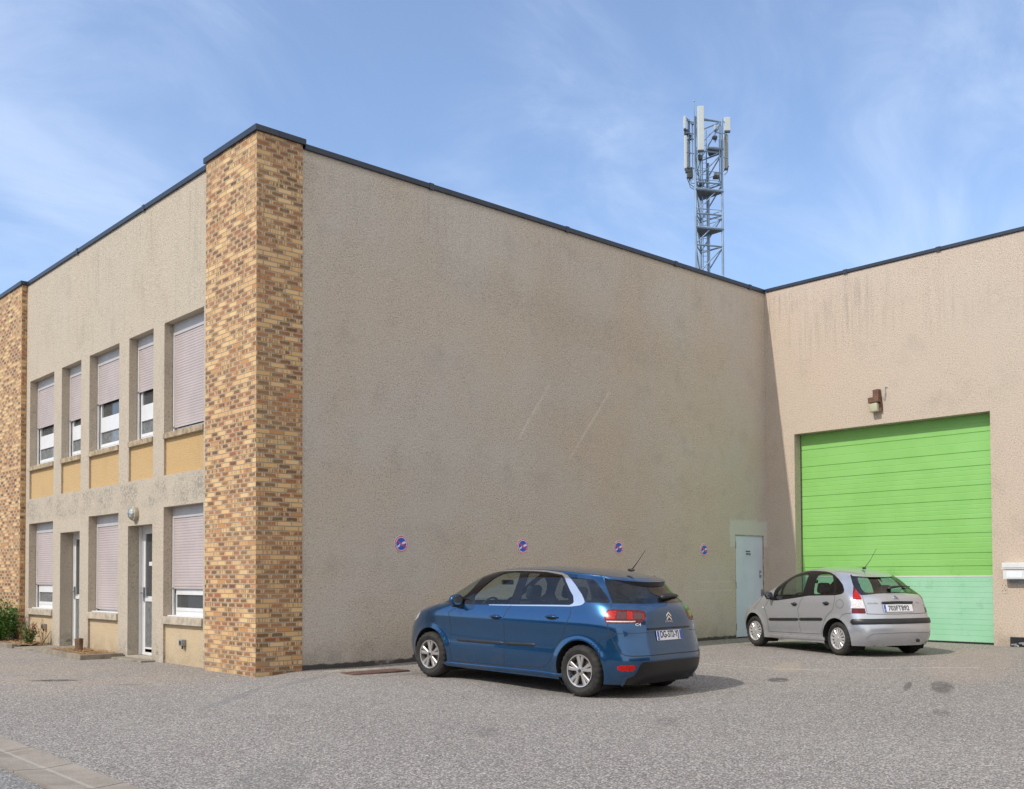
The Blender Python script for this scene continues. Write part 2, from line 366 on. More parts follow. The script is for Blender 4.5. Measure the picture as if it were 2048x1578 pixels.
def asphalt():
    m = M('asphalt', .9); x, y, z = m.pos(); P = m.geo.outputs['Position']
    P2 = m.vec(x, y)
    big = m.noise(P2, .22, 4, .6).sm(.35, .65); mid = m.noise(P2, 1.1, 5, .65).sm(.35, .68)
    c = m.mix(big, (.205, .193, .176), (.25, .236, .215))
    c = m.mix(mid * .45, c, (.215, .19, .178))
    # browner and dustier along the buildings and the drive
    near = ((x + 1.8).f('ABSOLUTE')).sm(2.6, .6) * y.sm(-1.5, 2)
    c = m.mix(near * .6 * m.noise(P2, .8, 4).sm(.3, .6), c, (.33, .265, .19))
    # aggregate
    v = m.voro(P2, 78, out=1); sp = m.t.nodes.new('ShaderNodeSeparateColor'); m.t.links.new(v.k, sp.inputs[0]); vr = V(m.t, sp.outputs[0]); vg = V(m.t, sp.outputs[1])
    c = m.mix(vr.sm(.0, .5, .8, 0), c, (.075, .068, .062))
    c = m.mix(vr.sm(.62, 1.0) * .75, c, (.60, .56, .51))
    c = m.mix(vg.sm(.85, .95) * .4, c, (.42, .30, .26))
    vd = m.voro(P2, 80); hn = m.noise(P2, 42, 3, .75)
    c = m.mix(hn.sm(.48, .34) * .6, c, (.10, .09, .08)); c = m.mix(hn.sm(.56, .68) * .45, c, (.50, .46, .41))
    # stains: (x, y, rx, ry, strength)
    wob = (m.noise(P2, 2.2, 4, .7) - .5) * .5
    for cx, cy, rx, ry, ang, s_, col in STAINS:
        ca, sa = math.cos(ang), math.sin(ang)
        a = ((x - cx) * ca + (y - cy) * sa + wob * rx) / rx; b = ((y - cy) * ca - (x - cx) * sa + wob * ry) / ry
        d = (a * a + b * b).f('SQRT'); c = m.mix(d.sm(1.05, .65) * s_ * m.noise(P2, 9, 3).sm(.2, .55), c, col)
    # pale worn paint lines
    for (x0, y0), (x1, y1), w, s_, col in LINES:
        L = math.hypot(x1 - x0, y1 - y0); dx, dy = (x1 - x0) / L, (y1 - y0) / L
        t = (x - x0) * dx + (y - y0) * dy; d = ((x - x0) * (-dy) + (y - y0) * dx).f('ABSOLUTE')
        k = d.sm(w, w * .6) * t.sm(0, .05) * t.sm(L, L - .05)
        c = m.mix(k * s_ * m.noise(P2, 7, 4, .7).sm(.35, .55), c, col)
    # bits of white litter and leaves
    f = m.voro(P2, 1.6).sm(.022, .012) * m.noise(P2, .5, 1).sm(.45, .55)
    c = m.mix(f, c, (.75, .72, .66))
    m.color(c); m.bump(vd * -.5 + hn * .9, .007, 1.)
    return m.m
STAINS = [(5.65, -7.25, .75, .16, .45, .65, (.05, .043, .04)), (5.45, -6.9, .6, .05, .42, .7, (.06, .05, .045)), (4.97, -5.3, .3, .16, .5, .75, (.045, .04, .038)), (-2.2, 1.6, .42, .16, -.75, .85, (.04, .036, .032)),
          (1.9, -1.2, .9, .12, .05, .35, (.10, .10, .10)), (-1.3, -1.9, 1.3, .10, .75, .45, (.13, .135, .145)), (.2, -1.0, .9, .10, .55, .4, (.13, .135, .145)), (-.75, -5.9, .35, .12, .7, .35, (.08, .075, .07)),
          (3.6, -8.2, .25, .1, .5, .5, (.06, .055, .05)), (6.6, -9.0, .3, .08, .5, .4, (.07, .06, .055)), (1.0, -6.6, .4, .14, .6, .3, (.09, .085, .08)), (-1.7, .3, .2, .08, -.6, .5, (.06, .055, .05)),
          (8.9, -6.2, 3.2, .7, .35, .3, (.36, .27, .21)), (6.6, -4.4, .9, .25, .5, .35, (.40, .33, .22)), (2.8, -3.6, 1.6, 1.2, 0, .25, (.09, .085, .08)), (-3.4, -6.5, .9, .3, .8, .25, (.10, .10, .10))]
LINES = [((6.1, -4.3), (8.3, -6.6), .035, .45, (.55, .53, .50)), ((5.9, -3.2), (11.2, -3.9), .03, .25, (.50, .48, .44)), ((5.2, -.5), (6.6, -5.2), .04, .35, (.52, .50, .46)), ((.9, -.32), (1.9, -.32), .1, .5, (.52, .46, .33))]
m_asph = asphalt()
def road_mat():
    m = M('road_asphalt', .9); x, y, z = m.pos(); P2 = m.vec(x, y)
    v = m.voro(P2, 85, out=1); sp = m.t.nodes.new('ShaderNodeSeparateColor'); m.t.links.new(v.k, sp.inputs[0]); vr = V(m.t, sp.outputs[0])
    c = m.mix(m.noise(P2, 1.2, 4), (.17, .165, .16), (.23, .22, .21)); c = m.mix(vr.sm(0, .5, .7, 0), c, (.06, .058, .058)); c = m.mix(vr.sm(.65, 1) * .8, c, (.5, .48, .45))
    m.color(c); m.bump(m.voro(P2, 85) * -.5 + m.noise(P2, 45, 3), .012); return m.m
m_road = road_mat()
def kerb_mat():
    m = M('gutter_concrete', .9); x, y, z = m.pos(); P2 = m.vec(x, y)
    c = m.mix(m.noise(P2, 2.5, 5, .7).sm(.3, .7), (.22, .19, .155), (.32, .28, .235))
    c = m.mix(m.noise(P2, 60, 3).sm(.4, .3) * .5, c, (.13, .12, .11))
    c = m.mix((x + 4.47).f('ABSOLUTE').sm(.025, .006) * .35, c, (.46, .43, .38))
    m.color(c); m.bump(m.noise(P2, 55, 3), .006); return m.m
m_gutter = kerb_mat()
def soil_mat():
    m = M('dry_soil', .95); P = m.pos() and m.geo.outputs['Position']
    c = m.mix(m.noise(P, 18, 5, .7).sm(.3, .7), (.11, .065, .035), (.42, .27, .14)); c = m.mix(m.voro(P, 45).sm(.25, .1) * .6, c, (.55, .40, .24))
    m.color(c); m.bump(m.noise(P, 25, 5, .7), .04); return m.m
m_soil = soil_mat()

# ------------------------------------------------------------------ ground
def axis(fine0, fine1, step, far):
    a = list(np.arange(fine0, fine1 + 1e-6, step)); d = step; v = fine0
    while v > -far: d *= 1.35; v -= d; a.insert(0, v)
    d = step; v = fine1
    while v < far: d *= 1.35; v += d; a.append(v)
    return np.array(a)
gx = axis(-9, 15, .3, 900); gy = axis(-14, 14, .3, 900)
X, Y = np.meshgrid(gx, gy); Z = gz(X, Y)
fs = [(j * len(gx) + i, j * len(gx) + i + 1, (j + 1) * len(gx) + i + 1, (j + 1) * len(gx) + i) for j in range(len(gy) - 1) for i in range(len(gx) - 1)]
me = bpy.data.meshes.new('ground'); me.from_pydata(np.stack([X, Y, Z], -1).reshape(-1, 3).tolist(), [], fs)
tag(link('ground', me, m_asph, smooth=True), kind='structure')
def sheet(name, x0, x1, y0, y1, dz, mat, sx=.3, sy=.3, zf=None):
    xs = np.linspace(x0, x1, max(2, int((x1 - x0) / sx) + 1)); ys = np.linspace(y0, y1, max(2, int((y1 - y0) / sy) + 1)); X, Y = np.meshgrid(xs, ys); Z = gz(X, Y) + dz
    if zf: Z = Z + zf(X, Y)
    n = len(xs); fs = [(j * n + i, j * n + i + 1, (j + 1) * n + i + 1, (j + 1) * n + i) for j in range(len(ys) - 1) for i in range(n - 1)]
    me = bpy.data.meshes.new(name); me.from_pydata(np.stack([X, Y, Z], -1).reshape(-1, 3).tolist(), [], fs)
    return link(name, me, mat, smooth=True)
tag(sheet('road', -11, -4.70, -40, 40, .005, m_road), kind='structure')
# concrete channel made of one-metre slabs with open joints
b = MB(); yy = -12.0
while yy < 9:
    w = 1.0
    for (xa, xb, za, zb) in ((-4.70, -4.48, .018, .004), (-4.48, -4.26, .004, .018)):
        p = [(xa, yy + .008), (xb, yy + .008), (xb, yy + w - .008), (xa, yy + w - .008)]
        zz = [g1(*q) + (za if q[0] == xa else zb) + .008 for q in p]
        b.add([(q[0], q[1], h) for q, h in zip(p, zz)], [(0, 1, 2, 3)])
        b.add([(q[0], q[1], h) for q, h in zip(p, zz)] + [(q[0], q[1], -.15) for q in p], [(0, 1, 5, 4), (1, 2, 6, 5), (2, 3, 7, 6), (3, 0, 4, 7)])
    yy += w
tag(b.build('gutter', m_gutter, fix=False), kind='structure')

# ------------------------------------------------------------------ office building
L = 12.683; RX = .113; GX = RX + .18
office = empty('office_building', (0, 0, 0), 'two-storey beige rendered office block with yellow brick corner pillars and pink shutters', 'building')
def holed_wall(name, y0, y1, z0, z1, x, holes, mat, parent, jamb=None):
    """wall in plane x, seen from -x; holes (ya,yb,za,zb,depth)"""
    b = MB(); ys = sorted({y0, y1} | {h[0] for h in holes} | {h[1] for h in holes}); zs = sorted({z0, z1} | {h[2] for h in holes} | {h[3] for h in holes})
    for i in range(len(ys) - 1):
        for j in range(len(zs) - 1):
            cy, cz = (ys[i] + ys[i + 1]) / 2, (zs[j] + zs[j + 1]) / 2
            if any(h[0] < cy < h[1] and h[2] < cz < h[3] for h in holes): continue
            b.quad((x, ys[i], zs[j]), (x, ys[i + 1], zs[j]), (x, ys[i + 1], zs[j + 1]), (x, ys[i], zs[j + 1]))
    for ya, yb, za, zb, d in holes:
        b.quad((x, ya, za), (x, ya, zb), (x + d, ya, zb), (x + d, ya, za)); b.quad((x, yb, za), (x, yb, zb), (x + d, yb, zb), (x + d, yb, za))
        b.quad((x, ya, zb), (x, yb, zb), (x + d, yb, zb), (x + d, ya, zb)); b.quad((x, ya, za), (x, yb, za), (x + d, yb, za), (x + d, ya, za))
    return b.build(name, mat, parent, fix=False)
UW = [(8.72, 10.23), (7.19, 8.27), (5.29, 6.75), (3.80, 4.84), (1.89, 3.36)]
holes = []
for a, c in UW: holes += [(a, c, 3.83, 5.683, .185), (a, c, 3.125, 3.73, .04)]
for a, c in (UW[0], UW[2], UW[4]): holes += [(a, c, .775, 2.595, .185), (a, c, .0, .65, .04)]
DOORS = [(7.21, 8.29), (3.81, 4.85)]
for a, c in DOORS: holes += [(a, c, .05, 2.335, .26)]
holes = sorted(holes)
holed_wall('front_wall', 1.55, 10.48, -.3, 7.82, RX, holes, m_front, office)
# ochre panels and stone sills
bp = MB()
for a, c in UW:
    o = MB().quad((RX + .04, a, 3.125), (RX + .04, c, 3.125), (RX + .04, c, 3.73), (RX + .04, a, 3.73)).build('panel', m_ochre, office, fix=False)
    s = MB().box(RX - .025, RX + .2, a + .002, c - .002, 3.732, 3.828, bev=.006).build('window_sill', m_stonedirty, office)
for a, c in (UW[0], UW[2], UW[4]):
    MB().quad((RX + .04, a, -.1), (RX + .04, c, -.1), (RX + .04, c, .65), (RX + .04, a, .65)).build('panel', m_sand, office, fix=False)
    MB().box(RX - .03, RX + .2, a + .002, c - .002, .652, .773, bev=.006).build('window_sill', m_stone, office)

def slats(x, ya, yb, za, zb, mat, parent, pitch=.045, name='shutter'):
    b = MB(); n = max(1, round((zb - za) / pitch)); pitch = (zb - za) / n; prof = []
    for i in range(n):
        z = za + i * pitch
        prof += [(x + .006, z), (x + .0015, z + .12 * pitch), (x, z + .5 * pitch), (x + .0015, z + .88 * pitch)]
    prof.append((x + .006, zb))
    for i in range(len(prof) - 1):
        (xa, z0), (xb, z1) = prof[i], prof[i + 1]
        b.quad((xa, ya, z0), (xa, yb, z0), (xb, yb, z1), (xb, ya, z1))
    o = b.build(name, mat, parent, fix=False); return o
def rframe(b, x, ya, yb, za, zb, w, d=.05):
    b.box(x, x + d, ya, ya + w, za, zb); b.box(x, x + d, yb - w, yb, za, zb); b.box(x, x + d, ya + w, yb - w, za, za + w); b.box(x, x + d, ya + w, yb - w, zb - w, zb)
def window(ya, yb, z0, z1, boxz, shz, transom=None, desc='', open_=False):
    b = MB(); ya += .01; yb -= .01; x = GX
    # outer guide rails
    b.box(x - .028, x - .002, ya, ya + .035, z0 + .02, boxz); b.box(x - .028, x - .002, yb - .035, yb, z0 + .02, boxz)
    rframe(b, x + .02, ya, yb, z0 + .02, boxz, .07)
    ia, ib = ya + .07, yb - .07
    if shz > z0 + .12:
        if transom:
            b.box(x + .012, x + .07, ia, ib, transom[0], transom[1]); b.box(x + .012, x + .07, ia, ib, z0 + .09, z0 + .145)
        rframe(b, x + .012, ia, ib, transom[1] if transom else z0 + .09, boxz, .05)
    # projecting aluminium sill
    b.box(x - .11, x + .06, ya - .008, yb + .008, z0 + .002, z0 + .022)
    w = b.build('window', m_white, office)
    MB().box(x - .03, x + .1, ya, yb, boxz, z1 - .002).build('shutter_box', m_box, w)
    slats(x - .018, ya + .03, yb - .03, shz + .035, boxz, m_shut, w)
    MB().box(x - .024, x - .008, ya + .03, yb - .03, shz, shz + .033).build('shutter_rail', m_shut if shz > z0 + .3 or True else m_white, w)
    MB().box(x - .05, x - .026, yb - .06, yb - .03, shz - .01, shz + .02).build('shutter_stop', m_metal, w)
    if shz > z0 + .12:
        p0 = z0 + .145 if transom else z0 + .1
        if transom:
            MB().box(x + .04, x + .045, ia + .0, ib, p0, transom[0]).build('pane', m_curtain if desc != 'd' else m_glassdark, w)
            if shz > transom[1] + .05: MB().box(x + .042, x + .047, ia + .05, ib - .05, transom[1] + .05, boxz).build('pane', m_glassdark, w)
    return w
shz = [4.66, 4.60, 4.74, 4.72, 3.93]
for (a, c), s_ in zip(UW, shz):
    window(a, c, 3.83, 5.683, 5.487, s_, (4.205, 4.435) if s_ > 4.3 else None)
window(*UW[0], .775, 2.595, 2.39, 1.285, (1.125, 1.27)); window(*UW[2], .775, 2.595, 2.39, .83); window(*UW[4], .775, 2.595, 2.41, 1.235, (1.135, 1.26), 'd')
# glazed doors
for k, (a, c) in enumerate(DOORS):
    b = MB(); x = RX + .25; z0, z1 = .055, 2.335
    rframe(b, x, a + .004, c - .004, z0, z1, .05, .06)
    rframe(b, x + .012, a + .055, c - .055, z0 + .02, z1 - .05, .085, .045)
    b.box(x + .012, x + .057, a + .14, c - .14, 1.0, 1.09); b.box(x + .012, x + .057, a + .14, c - .14, z0 + .02, z0 + .135)
    d = b.build('glazed_door', m_white, office)
    MB().box(x + .03, x + .036, a + .14, c - .14, 1.09, z1 - .13).build('pane', m_glassdark, d)
    MB().box(x + .03, x + .036, a + .14, c - .14, z0 + .13, 1.0).build('pane', m_curtain, d)
    hb = MB(); hb.box(x - .015, x + .012, c - .13, c - .085, 1.0, 1.25, bev=.004); hb.tube([(x - .01, c - .107, 1.15), (x - .06, c - .107, 1.15), (x - .06, c - .25, 1.15)], .011, 8)
    hb.build('handle', m_metal, d)
    if k == 1:
        MB().box(x - .05, x - .004, c - .03, c + .0, .055, 2.33).build('door_jamb_rail', m_white, d)
        MB().box(x + .022, x + .029, c - .42, c - .27, 1.63, 1.70).build('notice', m_white, d)
# brick pillars, unwrapped so that courses run round the corner
def brick_pillar(y0, y1, xr, side_y):
    b = MB(); b.quad((0, y0, -.3), (0, y1, -.3), (0, y1, 7.832), (0, y0, 7.832)); b.quad((0, y0, -.3), (xr, y0, -.3), (xr, y0, 7.832), (0, y0, 7.832)); b.quad((0, y1, -.3), (RX + .05, y1, -.3), (RX + .05, y1, 7.832), (0, y1, 7.832))
    if side_y: b.quad((xr, y0, -.3), (xr, y0 + .06, -.3), (xr, y0 + .06, 7.832), (xr, y0, 7.832))
    o = b.build('brick_pillar', m_brick, office, fix=False); me = o.data; uvl = me.uv_layers.new(name='UVMap')
    for p in me.polygons:
        for li in p.loop_indices:
            v = me.vertices[me.loops[li].vertex_index].co
            uvl.data[li].uv = ((v.x if p.index in (1,) else -(v.y - y0) - (.116 if p.index == 0 else 0)) + 10.44, v.z)
    return o
brick_pillar(0, 1.60, .752, True); brick_pillar(10.473, 14.5, RX + .05, False)
# side wall and hidden back
def wallx(name, x0, x1, y, z0, z1, mat, parent): return MB().quad((x0, y, z0), (x1, y, z0), (x1, y, z1), (x0, y, z1)).build(name, mat, parent, fix=False)
b = MB(); xa, xb, yb_ = .75, L + .02, .028; DY0, DY1 = 11.475, 12.545
for (p, q, r, s_) in ((xa, DY0, -.3, 7.78), (DY1, xb, -.3, 7.78), (DY0, DY1, 2.30, 7.78), (DY0, DY1, -.3, .06)):
    b.quad((p, yb_, r), (q, yb_, r), (q, yb_, s_), (p, yb_, s_))
b.quad((DY0, yb_, .06), (DY0, yb_ + .06, .06), (DY0, yb_ + .06, 2.3), (DY0, yb_, 2.3)); b.quad((DY1, yb_, .06), (DY1, yb_ + .06, .06), (DY1, yb_ + .06, 2.3), (DY1, yb_, 2.3)); b.quad((DY0, yb_, 2.3), (DY1, yb_, 2.3), (DY1, yb_ + .06, 2.3), (DY0, yb_ + .06, 2.3))
b.build('side_wall', m_side, office, fix=False)
b = MB(); b.box(RX + .5, L + 9, .35, 14.3, 7.3, 7.5); b.box(RX + .45, RX + .5, .35, 14.4, -.2, 7.7); b.box(RX + .5, L, .3, .35, -.2, 7.7); b.box(0.02, 9, 14.4, 14.5, -.2, 7.8); b.build('roof', m_concrete, office)
# steel door in the side wall
d = MB().box(DY0 + .012, DY1 - .012, yb_ + .022, yb_ + .06, .075, 2.285, bev=.004).build('steel_door', m_doorsteel, office)
MB().box(DY0, DY0 + .011, yb_ - .002, yb_ + .05, .06, 2.3).box(DY1 - .011, DY1, yb_ - .002, yb_ + .05, .06, 2.3).box(DY0 + .011, DY1 - .011, yb_ - .002, yb_ + .05, 2.287, 2.3).build('door_frame', m_stonedirty, d)
for z in (.22, 1.12, 2.0): MB().tube([(DY0 + .02, yb_ + .012, z), (DY0 + .02, yb_ + .012, z + .15)], .016, 8).build('hinge', m_rust, d)
b = MB(); b.box(DY1 - .15, DY1 - .085, yb_ + .008, yb_ + .021, 1.36, 1.52, bev=.003); b.build('lock', m_metal, d)
MB().sphere((DY1 - .117, yb_ + .004, 1.44), .022, 10, 8).build('lock_cylinder', m_white, d)
b = MB(); b.tube([(DY1 - .07, yb_ + .02, 1.03), (DY1 - .07, yb_ - .04, 1.03), (DY1 + .03, yb_ - .045, 1.06)], .011, 8); b.box(DY1 - .095, DY1 - .045, yb_ + .008, yb_ + .021, .70, 1.1); b.build('handle', m_metal, d)
m_ink = plain('ink_dark', (.03, .035, .04), .6)
b = MB(); b.box(DY0 + .40, DY0 + .60, yb_ + .018, yb_ + .0215, 1.83, 1.97); o = b.build('door_plate', m_doorsteel, d)
b = MB()
for i in range(7): b.box(DY0 + .41 + i * .025, DY0 + .428 + i * .025, yb_ + .0155, yb_ + .018, 1.925, 1.955)
for i in range(5): b.box(DY0 + .42 + i * .022, DY0 + .436 + i * .022, yb_ + .0155, yb_ + .018, 1.865, 1.90)
b.box(DY0 + .545, DY0 + .585, yb_ + .0155, yb_ + .018, 1.85, 1.905); b.build('door_plate_mark', m_ink, o)
# copings: folded metal with lap joints
def coping(kind, a0, a1, fixed, z0, z1, parent, joints=(), out=.035, back=.35, e0=0, e1=0):
    b = MB()
    if kind == 'y': b.box(fixed - out, fixed + back, a0, a1, z0, z1, bev=.006)
    else: b.box(a0, a1, fixed - out, fixed + back, z0, z1, bev=.006)
    for j in joints:
        if kind == 'y': b.box(fixed - out - .006, fixed + back, j, j + .09, z0 - .012, z1 + .007)
        else: b.box(j, j + .09, fixed - out - .006, fixed + back, z0 - .012, z1 + .007)
    return b.build('coping', m_slatecap, parent)
coping('y', 1.64, 10.44, RX, 7.818, 7.90, office, (4.15, 7.35)); coping('x', .795, L, yb_, 7.778, 7.862, office, (3.12, 6.29, 9.46, 12.05))
b = MB(); b.box(-.035, .35, -.035, 1.64, 7.83, 7.918, bev=.006); b.box(.35, .795, -.035, .38, 7.8302, 7.9178, bev=.006); b.build('coping', m_slatecap, office)
b = MB(); b.box(-.035, .35, 10.44, 14.5, 7.83, 7.918, bev=.006); b.build('coping', m_slatecap, office)

# ------------------------------------------------------------------ warehouse wing
wh = empty('warehouse_wing', (L, -3, 0), 'beige rendered warehouse wing with a large bright green sectional garage door', 'building')
def mover(o, parent):   # keep world placement under a displaced empty
    o.location = -Vector(parent.location); return o
GY0, GY1 = -4.945, -.70
holed = holed_wall('front_wall', -16, .028, -.3, 7.79, L, [(GY0, GY1, .05, 4.512, .26)], m_wing, wh); mover(holed, wh)
b = MB(); b.box(L + .3, L + 12, -16, .3, 7.3, 7.5); b.box(L + .32, L + .4, -16, .3, -.2, 7.7); b.box(L + .3, L + 12, -16.05, -16, -.2, 7.7); mover(b.build('roof', m_concrete, wh), wh)
mover(coping('y', -16, -.008, L, 7.798, 7.868, wh, (-8.0, -4.05, -2.04), .03, .3), wh)
def garage_mat(name, c1, c2, dirt):
    m = M(name, .5); x, y, z = m.pos(); P = m.geo.outputs['Position']
    c = m.mix(m.noise(m.vec(y, z), .9, 4, .6).sm(.35, .65), c1, c2)
    c = m.mix(m.noise(m.vec(y * 3, z * 1.4), 2.0, 5, .7).sm(.60, .78) * .22, c, dirt)
    c = m.mix(z.sm(2.2, 1.2) * m.noise(m.vec(y, z), 3, 4, .7).sm(.55, .72) * .35, c, dirt)
    m.color(c); return m.m
m_gr1 = garage_mat('door_green', (.22, .50, .125), (.25, .54, .15), (.10, .30, .08)); m_gr2 = garage_mat('door_mint', (.27, .56, .36), (.33, .60, .42), (.15, .38, .22))
gd = MB(); XG = L + .25
strong = [4.52, 4.172, 3.80, 3.522, 3.148, 2.868, 2.50, 2.222, 1.835, 1.58, 1.385]
weak = {0: [4.345], 1: [3.985], 2: [3.66], 3: [3.44, 3.34, 3.24], 4: [3.01], 5: [2.77, 2.68, 2.59], 6: [2.36], 7: [2.13, 2.03, 1.93], 8: [1.71], 9: [1.49]}
def panelstack(b, zs, grooves, x, g=.012, gd_=.012, wk=.004):
    """vertical profile with grooves at seams, extruded along y"""
    prof = []
    for i in range(len(zs) - 1):
        zt, zb = zs[i], zs[i + 1]
        prof += [(x + gd_ * 1.1, zt), (x + gd_ * .9, zt - g * .6), (x, zt - g)]
        for q in grooves.get(i, []): prof += [(x, q + .008), (x + wk, q), (x, q - .008)]
        prof += [(x, zb + .003), (x + gd_, zb)]
    for i in range(len(prof) - 1):
        (xa, z0), (xb, z1) = prof[i], prof[i + 1]; b.quad((xa, GY0, z0), (xa, GY1, z0), (xb, GY1, z1), (xb, GY0, z1))
panelstack(gd, strong, weak, XG)
gdo = mover(gd.build('garage_door', m_gr1, wh, fix=False), wh)
low = MB(); lowz = [1.37] + [1.277 - .1055 * i for i in range(11)] + [.10]
panelstack(low, lowz, {}, XG, .006, .005)
lo = low.build('lower_panel', m_gr2, gdo, fix=False)
low = MB().box(XG - .006, XG + .01, GY0, GY1, 1.368, 1.388).build('panel_rail', m_white, gdo)
MB().box(XG - .012, XG + .03, GY0, GY1, .05, .103).build('rubber_seal', m_blackrub, gdo)
for ya in (GY1 - .008, GY0): MB().box(XG - .012, XG + .02, ya, ya + .008, .06, 4.5).build('side_seal', m_blackrub, gdo)
# ------------------------------------------------------------------ things on the walls
m_blue = plain('sign_blue', (.02, .10, .55), .35); m_red = plain('sign_red', (.62, .05, .06), .4); m_signwhite = plain('sign_white', (.78, .72, .78), .4)
def wall_M(x, y, z):   # local x to the right along the side wall, local y up, local z out of the wall (-Y)
    return Matrix(((1, 0, 0, x), (0, 0, -1, y), (0, 1, 0, z), (0, 0, 0, 1)))
def disc(b, r0, r1, z0, z1, M4, n=40):
    vs = []; fs = []
    for k in range(n):
        t = 2 * math.pi * k / n
        for r, z in ((r0, z1), (r1, z1), (r1, z0)): vs.append(M4 @ Vector((r * math.cos(t), r * math.sin(t), z)))
    for k in range(n):
        a, c = 3 * k, 3 * ((k + 1) % n)
        fs += [(a, a + 1, c + 1, c), (a + 1, a + 2, c + 2, c + 1)]
    b.add(vs, fs)
def no_parking(x, z, label, rot=0.):
    M4 = wall_M(x, .028, z) @ Matrix.Rotation(rot, 4, 'Z')
    root = empty('no_parking_sign', (x, .028, z), label, 'sign', 'round tow-away signs on the long wall')
    def add(b, name, m): o = b.build(name, m, root); o.location = -Vector(root.location)
    b = MB(); disc(b, 0, .134, 0, .006, M4); add(b, 'sign_plate', m_signwhite)
    b = MB(); disc(b, .112, .127, .006, .008, M4); add(b, 'red_border', m_red)
    b = MB(); disc(b, 0, .098, .006, .0085, M4); add(b, 'blue_field', m_blue)
    b = MB(); b.prism([(.005, .012), (.03, .030), (.065, .040), (.088, .028), (.085, .010), (.05, -.002), (.02, -.012)], .0085, .0105, M4)
    b.prism([(-.085, -.052), (-.05, -.050), (-.03, -.028), (-.012, .016), (-.024, .018), (-.042, -.012), (-.080, -.030)], .0085, .0105, M4)
    b.prism([(-.012, .012), (.012, -.008), (.046, -.028), (.040, -.037), (.006, -.022), (-.016, .0)], .0085, .0105, M4); add(b, 'tow_pictogram', m_signwhite)
    b = MB(); b.prism([(-.088, .042), (-.078, .060), (.090, -.046), (.080, -.064)], .0106, .0122, M4); add(b, 'red_slash', m_red)
for x, z, l, r in ((2.557, 1.937, 'round blue no-parking sign nearest the brick pillar, alone left of the blue car', .05), (5.19, 1.942, 'round blue no-parking sign just above the front half of the blue car roof', -.03),
                (7.70, 1.955, 'round blue no-parking sign crossed by the blue car antenna', .0), (10.376, 1.949, 'smallest-looking round blue no-parking sign, between the blue car and the pale steel door', .04)):
    no_parking(x, z, l, r)
# flood lamp over the garage door
wl = empty('wall_lamp', (L, -2.66, 4.75), 'rusty brown floodlight with cream lens mounted above the green garage door', 'lamp')
def wadd(b, name, m, root, **k): o = b.build(name, m, root, **k); o.location = -Vector(root.location); return o
T = Matrix.Translation((L, -2.66, 5.0)) @ Matrix.Rotation(-.06, 4, 'X')
b = MB(); b.box(-.17, -.005, -.115, .115, -.055, .06, M4=T, bev=.01); b.box(-.06, -.001, -.115, -.075, -.24, -.055, M4=T); wadd(b, 'housing', m_rust, wl)
b = MB(); b.box(-.13, -.002, -.105, .02, .06, .215, M4=T, bev=.006); wadd(b, 'bracket', m_rust, wl)
b = MB(); b.box(-.155, -.02, -.07, .105, -.245, -.056, M4=T, bev=.02); wadd(b, 'lens', m_lens, wl, smooth=True)
b = MB(); b.tube([(L - .03, -2.79, 5.06), (L - .03, -2.83, 5.0), (L - .025, -2.86, 5.12), (L - .01, -2.84, 5.24), (L - .0, -2.84, 5.28)], .008, 6); b.tube([(L - .01, -2.84, 5.24), (L - .02, -2.9, 5.25)], .006, 6); wadd(b, 'cable', m_metal, wl)
# bulkhead lamp between the windows
bl = empty('bulkhead_lamp', (RX, 4.50, 2.54), 'round white bulkhead lamp with glass dome above the right glazed door', 'lamp')
b = MB(); b.lathe([(0, -.002), (.125, -.002), (.13, -.03), (.125, -.07), (.105, -.075)], 32, 'x', (RX, 4.50, 2.54)); smoothshade(wadd(b, 'lamp_base', m_stone, bl))
m_dome = plain('lamp_dome', (.36, .40, .36), .12, 0, .15, 20)
b = MB(); b.lathe([(.104, -.072), (.10, -.09), (.08, -.115), (.045, -.13), (.0, -.135)], 32, 'x', (RX, 4.50, 2.54)); wadd(b, 'glass_dome', m_dome, bl, smooth=True)
b = MB()
for a in (0, math.pi / 2): b.tube([(RX - .075 - .07 * math.cos(t), 4.50 + .108 * math.sin(t) * math.cos(a), 2.54 + .108 * math.sin(t) * math.sin(a)) for t in np.linspace(-1.5, 1.5, 9)], .005, 6)
wadd(b, 'wire_guard', m_metal, bl)
# mailbox
mb = empty('mailbox', (L, -5.4, 1.3), 'white metal letterbox with lid on the wall right of the green garage door', 'mailbox')
b = MB(); b.box(L - .17, L - .02, -5.66, -5.20, 1.32, 1.50, bev=.006); wadd(b, 'box', m_white, mb)
b = MB(); b.box(L - .185, L - .01, -5.68, -5.185, 1.53, 1.625, bev=.008); b.box(L - .19, L - .01, -5.68, -5.185, 1.505, 1.522); wadd(b, 'lid', m_white, mb)
b = MB(); b.box(L - .178, L - .1705, -5.55, -5.27, 1.345, 1.46); wadd(b, 'name_card', plain('card', (.75, .82, .88), .3, 0, .03), mb)
b = MB(); b.box(L - .165, L, -5.64, -5.215, 1.521, 1.531); b.box(L - .02, L, -5.6, -5.26, 1.25, 1.6); wadd(b, 'back_plate', m_metal, mb)
pp = MB(); pp.box(L - .006, L + .001, -5.21, -5.10, 1.05, 1.26, bev=.003); o = pp.build('filled_socket', m_wing); tag(o, 'small rendered plate with five drilled holes beside the garage door below the letterbox', 'cover plate')
for dy, dz in ((0, 0), (.028, .05), (-.028, .05), (.028, -.05), (-.028, -.05)): MB().box(L - .009, L - .0055, -5.155 + dy - .006, -5.155 + dy + .006, 1.155 + dz - .006, 1.155 + dz + .006).build('hole', m_ink, o)
